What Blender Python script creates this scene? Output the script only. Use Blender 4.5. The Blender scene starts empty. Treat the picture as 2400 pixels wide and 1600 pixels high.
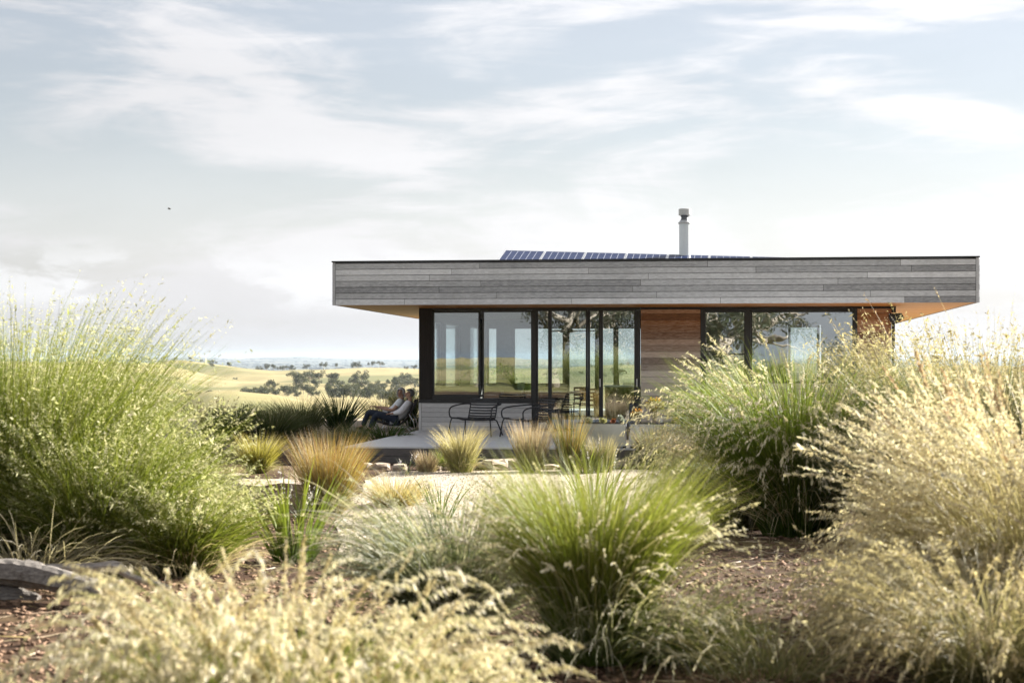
import bpy, bmesh, math, random
import numpy as np
from mathutils import Vector, Matrix

R = math.radians
rng = np.random.default_rng(7)
random.seed(7)
SC = bpy.context.scene
COL = SC.collection

# ------------------------------------------------------------------ camera
EYE = 1.57                      # metres above the deck boards (deck top = 0)
FPX = 4000.0                    # focal length in photo pixels (2400 wide)
HOR = 838.0                     # horizon row in the photograph
cam_d = bpy.data.cameras.new('camera')
cam = bpy.data.objects.new('camera', cam_d)
COL.objects.link(cam)
cam_d.sensor_width = 36.0
cam_d.lens = 60.0
cam_d.shift_y = (HOR - 800.0) / 2400.0
cam_d.clip_end = 200000.0
cam_d.clip_start = 0.1
cam.location = (0, 0, EYE)
cam.rotation_euler = (R(90), 0, 0)
cam_d.dof.use_dof = True
cam_d.dof.focus_distance = 34.0
cam_d.dof.aperture_fstop = 3.8
SC.camera = cam

# ------------------------------------------------------------------ light
SUN_AZ, SUN_EL = 59.0, 25.5     # degrees right of the view axis, above the horizon
world = bpy.data.worlds.new('World')
SC.world = world
world.use_nodes = True
nt = world.node_tree
nt.nodes.clear()
def wn(kind, **kw):
    n = nt.nodes.new(kind)
    for k, v in kw.items():
        setattr(n, k, v)
    return n
def wl(a, b):
    nt.links.new(a, b)
def wmath(op, a, b=None, clamp=False):
    n = wn('ShaderNodeMath', operation=op, use_clamp=clamp)
    for i, v in enumerate((a, b)):
        if v is None:
            continue
        if isinstance(v, (int, float)):
            n.inputs[i].default_value = v
        else:
            wl(v, n.inputs[i])
    return n.outputs[0]
def wrange(v, a, b, c=0.0, d=1.0):
    n = wn('ShaderNodeMapRange', interpolation_type='SMOOTHSTEP')
    wl(v, n.inputs[0])
    for i, x in zip((1, 2, 3, 4), (a, b, c, d)):
        n.inputs[i].default_value = x
    return n.outputs[0]
SKY_STRENGTH = 0.10
out = wn('ShaderNodeOutputWorld')
bg = wn('ShaderNodeBackground')
bg.inputs['Strength'].default_value = SKY_STRENGTH
wl(bg.outputs[0], out.inputs[0])
sky = wn('ShaderNodeTexSky', sky_type='NISHITA', sun_disc=False)
sky.sun_elevation = R(SUN_EL)
sky.sun_rotation = R(SUN_AZ)
sky.altitude = 300
sky.air_density = 1.0
sky.dust_density = 0.5
tc = wn('ShaderNodeTexCoord')
sep = wn('ShaderNodeSeparateXYZ')
wl(tc.outputs['Generated'], sep.inputs[0])
def wnoise(rot, scl, scale, detail, rough, dist, loc=(0, 0, 0)):
    m = wn('ShaderNodeMapping')
    m.inputs['Location'].default_value = loc
    m.inputs['Rotation'].default_value = [R(x) for x in rot]
    m.inputs['Scale'].default_value = scl
    wl(tc.outputs['Generated'], m.inputs[0])
    n = wn('ShaderNodeTexNoise')
    n.inputs['Scale'].default_value = scale
    n.inputs['Detail'].default_value = detail
    n.inputs['Roughness'].default_value = rough
    n.inputs['Distortion'].default_value = dist
    wl(m.outputs[0], n.inputs[0])
    return n.outputs[0]
# high cirrus: long streaks, tilted a little, plus a broad veil that thickens to the horizon
st1 = wnoise((0, -9, 0), (1.0, 1.0, 4.4), 4.4, 9, 0.56, 0.8, (2.3, 0.9, 1.25))
st2 = wnoise((0, -13, 0), (1.0, 1.0, 6.5), 11.0, 9, 0.62, 0.9, (0.2, 2.4, 5.0))
streak = wmath('ADD', wmath('MULTIPLY', st1, 0.72), wmath('MULTIPLY', st2, 0.28))
streak = wrange(streak, 0.43, 0.595)
elev = sep.outputs[2]
veil = wrange(elev, 0.0, 0.15, 0.92, 0.40)
cirrus = wmath('MAXIMUM', veil, 0.0)
cov = wmath('ADD', cirrus, wmath('MULTIPLY', wmath('SUBTRACT', 1.0, cirrus), wmath('MULTIPLY', streak, 0.85)), clamp=True)
# low heaped cloud near the horizon
cu = wnoise((0, 0, 0), (1.0, 1.0, 2.6), 13.0, 8, 0.6, 0.3, (1.3, 0.0, 0.45))
band = wmath('MULTIPLY', wrange(elev, 0.022, 0.036), wrange(elev, 0.075, 0.045))
cum = wmath('MULTIPLY', wrange(cu, 0.47, 0.57), band)
# brightness: clouds are brighter towards the sun, greyer on their thick sides
dotn = wn('ShaderNodeVectorMath', operation='DOT_PRODUCT')
wl(tc.outputs['Generated'], dotn.inputs[0])
SUN_DIR = Vector((math.sin(R(SUN_AZ)) * math.cos(R(SUN_EL)), math.cos(R(SUN_AZ)) * math.cos(R(SUN_EL)), math.sin(R(SUN_EL))))
dotn.inputs[1].default_value = SUN_DIR
glow = wrange(dotn.outputs['Value'], 0.1, 1.0, 0.94, 1.36)
shade = wnoise((0, 5, 0), (1.0, 1.0, 5.0), 2.1, 6, 0.55, 0.5, (7.7, 1.0, 0.3))
lum = wmath('MULTIPLY', wmath('MULTIPLY', glow, wrange(elev, 0.0, 0.10, 0.86, 1.0)), wmath('ADD', wrange(shade, 0.35, 0.65, 0.93, 1.04), wmath('MULTIPLY', streak, 0.09)))
ccol = wn('ShaderNodeMixRGB', blend_type='MULTIPLY')
ccol.inputs[0].default_value = 1.0
ccol.inputs[1].default_value = (1.94, 1.92, 1.95, 1)
cl = wn('ShaderNodeCombineXYZ')
for i in range(3):
    wl(lum, cl.inputs[i])
wl(cl.outputs[0], ccol.inputs[2])
mixs = wn('ShaderNodeMixRGB')
skyc = wn('ShaderNodeMixRGB', blend_type='MULTIPLY')
skyc.inputs[0].default_value = 1.0
skyc.inputs[2].default_value = (0.318, 0.286, 0.268, 1)
wl(sky.outputs[0], skyc.inputs[1])
wl(cov, mixs.inputs[0]); wl(skyc.outputs[0], mixs.inputs[1]); wl(ccol.outputs[0], mixs.inputs[2])
mixc = wn('ShaderNodeMixRGB')
mixc.inputs[2].default_value = (2.48, 2.49, 2.52, 1)
wl(wmath('MULTIPLY', cum, 0.62), mixc.inputs[0]); wl(mixs.outputs[0], mixc.inputs[1])
wl(mixc.outputs[0], bg.inputs['Color'])

sun_d = bpy.data.lights.new('sun', 'SUN')
sun_d.energy = 5.0
sun_d.angle = R(0.6)
sun_d.color = (1.0, 0.955, 0.88)
sun = bpy.data.objects.new('sun', sun_d)
COL.objects.link(sun)
sun.rotation_euler = SUN_DIR.to_track_quat('Z', 'Y').to_euler()

SC.view_settings.view_transform = 'Standard'
SC.view_settings.look = 'None'
SC.view_settings.gamma = 1.0
SC.view_settings.exposure = 2.1
SC.view_settings.use_curve_mapping = False
SC.render.engine = 'CYCLES'
cy = SC.cycles
cy.use_denoising = True
cy.max_bounces = 8
cy.diffuse_bounces = 3
cy.glossy_bounces = 3
cy.transmission_bounces = 4
cy.transparent_max_bounces = 10
cy.volume_bounces = 0
cy.caustics_reflective = False
cy.caustics_refractive = False
cy.sample_clamp_indirect = 6.0

# ------------------------------------------------------------------ materials
def mat_new(name):
    m = bpy.data.materials.new(name)
    m.use_nodes = True
    m.node_tree.nodes.clear()
    return m, m.node_tree
class NT:
    def __init__(s, name):
        s.m, s.t = mat_new(name)
        s.out = s.n('ShaderNodeOutputMaterial')
    def n(s, kind, **kw):
        x = s.t.nodes.new(kind)
        for k, v in kw.items():
            setattr(x, k, v)
        return x
    def l(s, a, b):
        s.t.links.new(a, b)
    def put(s, sock, v):
        if hasattr(v, 'is_output'):
            s.l(v, sock)
        elif isinstance(v, (tuple, list)) and len(v) == 3 and sock.type == 'RGBA':
            sock.default_value = (*v, 1)
        else:
            sock.default_value = v
    def math(s, op, a, b=0.0, clamp=False):
        x = s.n('ShaderNodeMath', operation=op, use_clamp=clamp)
        s.put(x.inputs[0], a); s.put(x.inputs[1], b)
        return x.outputs[0]
    def mix(s, f, a, b, blend='MIX'):
        x = s.n('ShaderNodeMixRGB', blend_type=blend)
        s.put(x.inputs[0], f); s.put(x.inputs[1], a); s.put(x.inputs[2], b)
        return x.outputs[0]
    def rng(s, v, a, b, c=0.0, d=1.0):
        x = s.n('ShaderNodeMapRange')
        s.put(x.inputs[0], v)
        for i, q in zip((1, 2, 3, 4), (a, b, c, d)):
            x.inputs[i].default_value = q
        return x.outputs[0]
    def pos(s):
        return s.n('ShaderNodeNewGeometry').outputs['Position']
    def noise(s, vec, scale, detail=4, rough=0.55, scl=(1, 1, 1), dist=0.0, loc=None, rot=None):
        m = s.n('ShaderNodeMapping')
        m.inputs['Scale'].default_value = scl
        if rot is not None:
            m.inputs['Rotation'].default_value = rot
        if loc is not None:
            s.put(m.inputs['Location'], loc)
        s.l(vec, m.inputs[0])
        x = s.n('ShaderNodeTexNoise')
        x.inputs['Scale'].default_value = scale
        x.inputs['Detail'].default_value = detail
        x.inputs['Roughness'].default_value = rough
        x.inputs['Distortion'].default_value = dist
        s.l(m.outputs[0], x.inputs[0])
        return x.outputs[0]
    def rand(s):
        return s.n('ShaderNodeObjectInfo').outputs['Random']
    def bump(s, h, strength=0.3, dist=0.01):
        b = s.n('ShaderNodeBump')
        b.inputs['Strength'].default_value = strength
        b.inputs['Distance'].default_value = dist
        s.l(h, b.inputs['Height'])
        return b.outputs[0]
    def bsdf(s, color, rough=0.6, metal=0.0, spec=0.5, normal=None):
        b = s.n('ShaderNodeBsdfPrincipled')
        s.put(b.inputs['Base Color'], color)
        s.put(b.inputs['Roughness'], rough)
        s.put(b.inputs['Metallic'], metal)
        s.put(b.inputs['Specular IOR Level'], spec)
        if normal is not None:
            s.l(normal, b.inputs['Normal'])
        return b
    def done(s, shader):
        s.l(shader.outputs[0] if hasattr(shader, 'outputs') else shader, s.out.inputs[0])
        return s.m

M = {}
def plain(name, color, rough=0.5, metal=0.0, spec=0.5, var=0.0, nscale=8.0):
    t = NT(name)
    c = color
    if var:
        nz = t.noise(t.pos(), nscale, 4)
        lo = tuple(x * (1 - var) for x in color); hi = tuple(min(1, x * (1 + var)) for x in color)
        c = t.mix(nz, lo, hi)
    M[name] = t.done(t.bsdf(c, rough, metal, spec))
    return M[name]

def wood(name, dark, light, var=0.35, rough=0.75, axis='x'):
    """weathered boards: grain stretched along the board, a tone of its own for each board"""
    t = NT(name)
    p = t.pos()
    rnd = t.rand()
    off = t.n('ShaderNodeCombineXYZ')
    for i in range(3):
        t.put(off.inputs[i], t.math('MULTIPLY', rnd, 37.0 + 11 * i))
    scl = (1.2, 30, 30) if axis == 'x' else ((30, 1.2, 30) if axis == 'y' else (30, 30, 1.2))
    g = t.noise(p, 2.2, 6, 0.65, scl=scl, loc=off.outputs[0], dist=0.4)
    g2 = t.noise(p, 0.9, 3, 0.5, scl=(0.8, 4, 4) if axis == 'x' else (1, 1, 1), loc=off.outputs[0])
    f = t.math('ADD', t.math('MULTIPLY', t.rng(g, 0.3, 0.7), 0.5), t.math('MULTIPLY', g2, 0.25))
    f = t.math('ADD', f, t.math('MULTIPLY', t.math('SUBTRACT', rnd, 0.35), var), clamp=True)
    st = t.noise(p, 1.1, 5, 0.65, scl=(1.6, 1.6, 0.35), loc=(5, 3, 1))
    c = t.mix(t.rng(st, 0.5, 0.75, 0.0, 0.35), t.mix(f, dark, light), dark)
    M[name] = t.done(t.bsdf(c, rough, 0, 0.25, t.bump(g, 0.35, 0.004)))
    return M[name]
wood('grey_board', (0.25, 0.257, 0.265), (0.80, 0.815, 0.83), 0.75)
wood('deck_board', (0.42, 0.43, 0.44), (0.68, 0.69, 0.70), 0.25, rough=0.42)
wood('deck_edge', (0.055, 0.05, 0.048), (0.16, 0.15, 0.145), 0.25)
wood('sill_board', (0.42, 0.415, 0.405), (0.80, 0.785, 0.765), 0.4)
wood('soffit_board', (0.30, 0.11, 0.022), (0.60, 0.26, 0.06), 0.35, rough=0.5)
wood('dark_timber', (0.012, 0.010, 0.009), (0.05, 0.042, 0.036), 0.2, axis='z')

def wall_timber():
    """sheltered boards under the eave keep their red-brown, lower boards have gone silver"""
    t = NT('wall_timber')
    p = t.pos(); rnd = t.rand()
    off = t.n('ShaderNodeCombineXYZ')
    for i in range(3):
        t.put(off.inputs[i], t.math('MULTIPLY', rnd, 41.0 + 7 * i))
    g = t.noise(p, 2.0, 6, 0.65, scl=(1.3, 26, 26), loc=off.outputs[0], dist=0.6)
    sp = t.n('ShaderNodeSeparateXYZ'); t.l(p, sp.inputs[0])
    age = t.math('ADD', t.rng(sp.outputs[2], 2.35, 1.25), t.math('MULTIPLY', t.math('SUBTRACT', g, 0.5), 0.7))
    age = t.math('ADD', age, t.math('MULTIPLY', t.math('SUBTRACT', rnd, 0.5), 0.3), clamp=True)
    f = t.math('ADD', t.rng(g, 0.3, 0.7, 0.05, 0.55), t.math('MULTIPLY', t.math('SUBTRACT', rnd, 0.2), 0.7), clamp=True)
    fresh = t.mix(f, (0.075, 0.028, 0.011), (0.50, 0.22, 0.08))
    old = t.mix(f, (0.30, 0.26, 0.215), (0.78, 0.70, 0.61))
    c = t.mix(age, fresh, old)
    M['wall_timber'] = t.done(t.bsdf(c, 0.6, 0, 0.3, t.bump(g, 0.35, 0.004)))
wall_timber()
plain('black_metal', (0.012, 0.012, 0.013), 0.38, 0.0, 0.5)
plain('chair_black', (0.010, 0.010, 0.011), 0.42, 0.0, 0.5)
plain('gap', (0.012, 0.011, 0.010), 0.9)
plain('roof_metal', (0.14, 0.145, 0.15), 0.5, 0.3)
plain('flue_steel', (0.66, 0.69, 0.70), 0.38, 0.35, 0.5, 0.06, 6)
plain('flue_cap', (0.5, 0.5, 0.49), 0.4, 0.4, 0.5, 0.3, 14)
plain('galv', (0.40, 0.44, 0.49), 0.22, 0.55, 0.5, 0.1, 5)
plain('alloy', (0.72, 0.73, 0.74), 0.3, 0.8)
plain('white_plastic', (0.8, 0.8, 0.78), 0.35)
plain('plaster', (0.62, 0.62, 0.60), 0.9, var=0.04)
plain('ceiling_white', (0.66, 0.66, 0.64), 0.9)
plain('inner_dark', (0.06, 0.055, 0.05), 0.7)
plain('table_top', (0.62, 0.58, 0.50), 0.3)
plain('soil', (0.05, 0.035, 0.025), 0.95, var=0.4, nscale=30)
wood('inner_floor', (0.07, 0.045, 0.03), (0.17, 0.11, 0.07), 0.3, rough=0.35)
plain('skin', (0.50, 0.29, 0.20), 0.5, var=0.08, nscale=30)
plain('shirt_white', (0.88, 0.88, 0.90), 0.85, var=0.05, nscale=14)
plain('shirt_pale', (0.84, 0.88, 0.90), 0.85, var=0.05, nscale=14)
plain('denim', (0.022, 0.032, 0.055), 0.85, var=0.3, nscale=25)
plain('hair_silver', (0.55, 0.55, 0.55), 0.6, var=0.3, nscale=60)
plain('hair_grey', (0.14, 0.14, 0.14), 0.6, var=0.4, nscale=60)
plain('shoe', (0.03, 0.025, 0.02), 0.5)
plain('eye_dark', (0.01, 0.01, 0.01), 0.2)
plain('lip', (0.34, 0.13, 0.10), 0.5)
plain('sling', (0.018, 0.015, 0.014), 0.8)
plain('bird', (0.015, 0.015, 0.015), 0.8)
def pv_mat():
    t = NT('solar_cell')
    c = t.mix(t.noise(t.pos(), 9, 3), (0.012, 0.02, 0.06), (0.03, 0.045, 0.11))
    M['solar_cell'] = t.done(t.bsdf(c, 0.35, 0, 0.08))
pv_mat()
plain('solar_back', (0.46, 0.48, 0.54), 0.6, 0, 0.1)

def glass(name, wobble=0.0, refl=1.0):
    t = NT(name)
    nrm = None
    if wobble:
        h = t.noise(t.pos(), 1.6, 2, 0.5)
        nrm = t.bump(h, wobble, 0.012)
    fr = t.n('ShaderNodeFresnel'); fr.inputs[0].default_value = 1.9
    tr = t.n('ShaderNodeBsdfTransparent'); tr.inputs[0].default_value = (0.86, 0.90, 0.895, 1)
    gl = t.n('ShaderNodeBsdfGlossy'); gl.inputs['Roughness'].default_value = 0.0
    gl.inputs['Color'].default_value = (0.93, 0.97, 1.0, 1)
    if nrm is not None:
        t.l(nrm, gl.inputs['Normal']); t.l(nrm, fr.inputs['Normal'])
    mx = t.n('ShaderNodeMixShader')
    t.l(t.math('MULTIPLY', fr.outputs[0], refl, clamp=True), mx.inputs[0])
    t.l(tr.outputs[0], mx.inputs[1]); t.l(gl.outputs[0], mx.inputs[2])
    M[name] = t.done(mx)
glass('glass', 0.03, 2.1)
glass('glass_wavy', 0.16, 3.0)
glass('glass_clear', 0.0, 0.7)

def leafy(name, trans=0.45, rough=0.5, spec=0.25):
    """plant tissue coloured by the mesh's own colour layer; light passes through it"""
    t = NT(name)
    a = t.n('ShaderNodeAttribute', attribute_name='Col')
    b = t.bsdf(a.outputs['Color'], rough, 0, spec)
    tl = t.n('ShaderNodeBsdfTranslucent')
    t.l(t.mix(1.0, a.outputs['Color'], (1.15, 1.15, 0.82), 'MULTIPLY'), tl.inputs[0])
    mx = t.n('ShaderNodeMixShader'); mx.inputs[0].default_value = trans
    t.l(b.outputs[0], mx.inputs[1]); t.l(tl.outputs[0], mx.inputs[2])
    M[name] = t.done(mx)
leafy('blade', 0.36)
leafy('seed', 0.36, 0.7, 0.1)
leafy('leaf', 0.3)

def ground_mat():
    t = NT('ground_earth')
    p = t.pos()
    sp = t.n('ShaderNodeSeparateXYZ'); t.l(p, sp.inputs[0])
    ln = t.n('ShaderNodeVectorMath', operation='LENGTH'); t.l(p, ln.inputs[0])
    d = ln.outputs['Value']
    m1 = t.noise(p, 11, 6, 0.7)
    m2 = t.noise(p, 60, 4, 0.6)
    mulch = t.mix(t.rng(t.math('ADD', t.math('MULTIPLY', m1, 0.5), t.math('MULTIPLY', m2, 0.5)), 0.4, 0.62), (0.020, 0.011, 0.007), (0.10, 0.058, 0.036))
    n1 = t.noise(p, 0.010, 6, 0.6)
    n2 = t.noise(p, 0.0035, 5, 0.55, loc=(31, 12, 0))
    n3 = t.noise(p, 0.12, 5, 0.7)
    dry = t.mix(t.rng(n1, 0.3, 0.7), (0.235, 0.20, 0.092), (0.37, 0.312, 0.16))
    green = t.mix(n1, (0.115, 0.125, 0.05), (0.20, 0.19, 0.085))
    past = t.mix(t.rng(n2, 0.46, 0.58), dry, green)
    past = t.mix(t.rng(n3, 0.52, 0.72, 0, 0.45), past, (0.20, 0.145, 0.065))
    far1 = t.noise(p, 0.0011, 6, 0.65, scl=(0.6, 1.0, 1.0))
    far = t.mix(t.rng(far1, 0.45, 0.66), (0.04, 0.05, 0.032), (0.15, 0.135, 0.08))
    past = t.mix(t.rng(d, 3100, 3900), past, far)
    wild = t.noise(p, 0.35, 5, 0.65)
    mul = t.mix(t.rng(wild, 0.5, 0.66), mulch, (0.20, 0.15, 0.07))
    mul = t.mix(t.rng(sp.outputs[1], 32.5, 35.0), mul, t.mix(t.rng(m2, 0.35, 0.65), (0.26, 0.21, 0.15), (0.44, 0.38, 0.30)))
    past = t.mix(t.rng(d, 40, 200, 0.55, 0.0), past, t.mix(t.rng(n3, 0.35, 0.65), (0.10, 0.12, 0.03), (0.27, 0.24, 0.08)))
    c = t.mix(t.math('MAXIMUM', t.rng(d, 44, 58), t.rng(sp.outputs[1], 3.0, 0.0)), mul, past)
    h = t.math('ADD', m1, t.math('MULTIPLY', m2, 0.6))
    M['ground_earth'] = t.done(t.bsdf(c, 0.95, 0, 0.1, t.bump(h, 0.5, 0.02)))
ground_mat()
def gravel_mat():
    t = NT('gravel_bed')
    p = t.pos()
    v = t.n('ShaderNodeTexVoronoi'); v.inputs['Scale'].default_value = 75
    t.l(p, v.inputs['Vector'])
    big = t.noise(p, 1.3, 4)
    c = t.mix(v.outputs['Color'], (0.34, 0.28, 0.21), (0.58, 0.51, 0.42))
    c = t.mix(t.rng(big, 0.4, 0.7, 0.0, 0.4), c, (0.50, 0.43, 0.34))
    M['gravel_bed'] = t.done(t.bsdf(c, 0.95, 0, 0.1, t.bump(v.outputs['Distance'], 0.6, 0.012)))
gravel_mat()
def by_obj(name, lo, hi, rough=0.85, nscale=9.0, strength=0.5, dist=0.02, scl=(1, 1, 1)):
    t = NT(name)
    p = t.pos(); rnd = t.rand()
    g = t.noise(p, nscale, 7, 0.65, scl=scl)
    f = t.math('ADD', t.math('MULTIPLY', t.rng(g, 0.3, 0.7), 0.6), t.math('MULTIPLY', rnd, 0.4), clamp=True)
    M[name] = t.done(t.bsdf(t.mix(f, lo, hi), rough, 0, 0.2, t.bump(g, strength, dist)))
by_obj('rock', (0.24, 0.18, 0.125), (0.54, 0.46, 0.37))
by_obj('chip', (0.018, 0.011, 0.008), (0.31, 0.195, 0.125), nscale=34)
by_obj('pebble', (0.24, 0.19, 0.14), (0.64, 0.57, 0.47), nscale=50)
by_obj('driftwood', (0.05, 0.043, 0.037), (0.42, 0.38, 0.34), nscale=7, scl=(2, 10, 10))
by_obj('bark', (0.20, 0.16, 0.12), (0.52, 0.46, 0.39), nscale=3, scl=(1, 1, 0.3))

# ------------------------------------------------------------------ mesh helpers
def link(o, parent=None):
    COL.objects.link(o)
    if parent is not None:
        o.parent = parent
    return o
def tag(o, label=None, cat=None, group=None, kind=None):
    if label: o['label'] = label
    if cat: o['category'] = cat
    if group: o['group'] = group
    if kind: o['kind'] = kind
    return o
def empty(name, loc=(0, 0, 0), rz=0.0, label=None, cat=None, group=None):
    o = bpy.data.objects.new(name, None)
    o.location = loc
    o.rotation_euler = (0, 0, rz)
    o.empty_display_size = 0.2
    link(o)
    return tag(o, label, cat, group)

class MB:
    def __init__(s):
        s.v = []; s.f = []
    def add(s, vs, fs):
        b = len(s.v)
        s.v += [tuple(v) for v in vs]
        s.f += [tuple(b + i for i in f) for f in fs]
        return s
    def box(s, x0, x1, y0, y1, z0, z1):
        return s.add([(x0, y0, z0), (x1, y0, z0), (x1, y1, z0), (x0, y1, z0), (x0, y0, z1), (x1, y0, z1), (x1, y1, z1), (x0, y1, z1)],
                     [(0, 3, 2, 1), (4, 5, 6, 7), (0, 1, 5, 4), (1, 2, 6, 5), (2, 3, 7, 6), (3, 0, 4, 7)])
    def poly(s, pts, z0, z1):
        n = len(pts)
        return s.add([(x, y, z0) for x, y in pts] + [(x, y, z1) for x, y in pts],
                     [tuple(reversed(range(n))), tuple(range(n, 2 * n))] + [(i, (i + 1) % n, n + (i + 1) % n, n + i) for i in range(n)])
    def tube(s, pts, rad, n=8, cap=True):
        pts = [Vector(p) for p in pts]
        if not isinstance(rad, (list, tuple)):
            rad = [rad] * len(pts)
        vs = []; fs = []
        ref = None
        for i, p in enumerate(pts):
            a = pts[max(0, i - 1)]; b = pts[min(len(pts) - 1, i + 1)]
            d = (b - a).normalized()
            if ref is None:
                ref = d.orthogonal().normalized()
            ref = (ref - d * ref.dot(d)).normalized()
            q = d.cross(ref)
            for k in range(n):
                th = 2 * math.pi * k / n
                vs.append(p + (ref * math.cos(th) + q * math.sin(th)) * rad[i])
        for i in range(len(pts) - 1):
            for k in range(n):
                k2 = (k + 1) % n
                fs.append((i * n + k, i * n + k2, (i + 1) * n + k2, (i + 1) * n + k))
        if cap:
            fs.append(tuple(reversed(range(n))))
            fs.append(tuple(range((len(pts) - 1) * n, len(pts) * n)))
        return s.add(vs, fs)
    def lathe(s, prof, n=20, c=(0, 0, 0)):
        vs = []; fs = []
        for r, z in prof:
            for k in range(n):
                a = 2 * math.pi * k / n
                vs.append((c[0] + r * math.cos(a), c[1] + r * math.sin(a), c[2] + z))
        for i in range(len(prof) - 1):
            for k in range(n):
                k2 = (k + 1) % n
                fs.append((i * n + k, i * n + k2, (i + 1) * n + k2, (i + 1) * n + k))
        fs.append(tuple(reversed(range(n))))
        fs.append(tuple(range((len(prof) - 1) * n, len(prof) * n)))
        return s.add(vs, fs)
    def mesh(s, name, mat, smooth=False):
        me = bpy.data.meshes.new(name)
        me.from_pydata(s.v, [], s.f)
        if smooth:
            me.polygons.foreach_set('use_smooth', [True] * len(me.polygons))
        me.materials.append(M[mat])
        me.update()
        return me
    def build(s, name, mat, parent=None, smooth=False, loc=(0, 0, 0), rot=(0, 0, 0)):
        o = bpy.data.objects.new(name, s.mesh(name, mat, smooth))
        o.location = loc; o.rotation_euler = rot
        return link(o, parent)

UNIT = {}
def plank(name, mat, parent, x0, x1, y0, y1, z0, z1, rz=0.0):
    """one board: a shared unit box scaled to size"""
    if mat not in UNIT:
        UNIT[mat] = MB().box(-.5, .5, -.5, .5, -.5, .5).mesh(name, mat)
    o = bpy.data.objects.new(name, UNIT[mat])
    o.location = ((x0 + x1) / 2, (y0 + y1) / 2, (z0 + z1) / 2)
    o.scale = (x1 - x0, y1 - y0, z1 - z0)
    o.rotation_euler = (0, 0, rz)
    return link(o, parent)
def bx(name, mat, parent, x0, x1, y0, y1, z0, z1):
    return MB().box(x0, x1, y0, y1, z0, z1).build(name, mat, parent)
def copy_tree(o, parent=None):
    c = o.copy(); COL.objects.link(c); c.parent = parent
    for ch in list(o.children):
        copy_tree(ch, c)
    return c
def smoothcurve(pts, n=6):
    """Catmull-Rom through control points"""
    P = [Vector(p) for p in pts]
    P = [P[0] * 2 - P[1]] + P + [P[-1] * 2 - P[-2]]
    out = []
    for i in range(1, len(P) - 2):
        for k in range(n):
            t = k / n
            a, b, c, d = P[i - 1], P[i], P[i + 1], P[i + 2]
            out.append(0.5 * ((2 * b) + (c - a) * t + (2 * a - 5 * b + 4 * c - d) * t * t + (3 * b - a - 3 * c + d) * t ** 3))
    out.append(P[-2])
    return out

# ------------------------------------------------------------------ ground
def sstep(a, b, x):
    t = np.clip((x - a) / (b - a), 0, 1)
    return t * t * (3 - 2 * t)
def ground_near(x, y):
    """garden level: rises gently towards the viewer, level by the house, crowned hilltop"""
    z = -0.30 + 0.40 * (1 - sstep(8.5, 21.0, y)) + 0.24 * sstep(31.5, 37.0, y)
    z = z + 0.02 * np.sin(x * 1.7 + y * 0.9) * np.cos(y * 1.3 - x * 0.4)
    return z
def gz(x, y):
    return float(ground_near(np.float64(x), np.float64(y)))
def spot(px, py):
    """where the sight line through a photo point meets the garden ground"""
    y = 15.0
    for _ in range(60):
        x = (px - 1200) / FPX * y
        y = 0.5 * y + 0.5 * (EYE - gz(x, y)) * FPX / (py - HOR)
    return (px - 1200) / FPX * y, y
CTRL = [  # distance, then photo columns and rows of the crest (or a flat level)
    (600, [(-400, 970), (300, 958), (418, 934), (494, 918), (555, 918), (647, 927), (739, 949), (860, 975), (980, 990), (1300, 985), (2800, 960)]),
    (740, [(-400, 985), (300, 975), (418, 962), (500, 955), (600, 950), (680, 945), (760, 950), (860, 955), (980, 975), (1300, 980), (2800, 960)]),
    (880, [(-400, 950), (418, 942), (555, 934), (647, 927), (739, 928), (861, 930), (920, 946), (980, 960), (1300, 955), (2800, 940)]),
    (1200, [(-400, 905), (380, 918), (460, 932), (560, 926), (740, 928), (800, 930), (900, 938), (980, 940), (1300, 930), (2800, 930)]),
    (1650, [(-400, 880), (300, 885), (400, 893), (480, 905), (560, 906), (640, 900), (740, 903), (860, 900), (980, 898), (1500, 895), (2800, 895)]),
    (2600, [(-400, 845), (200, 842), (280, 838), (353, 833.5), (433, 843), (510, 856), (586, 867), (647, 872), (750, 868), (846, 863), (978, 864), (1200, 862), (2000, 858), (2800, 856)]),
]
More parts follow.
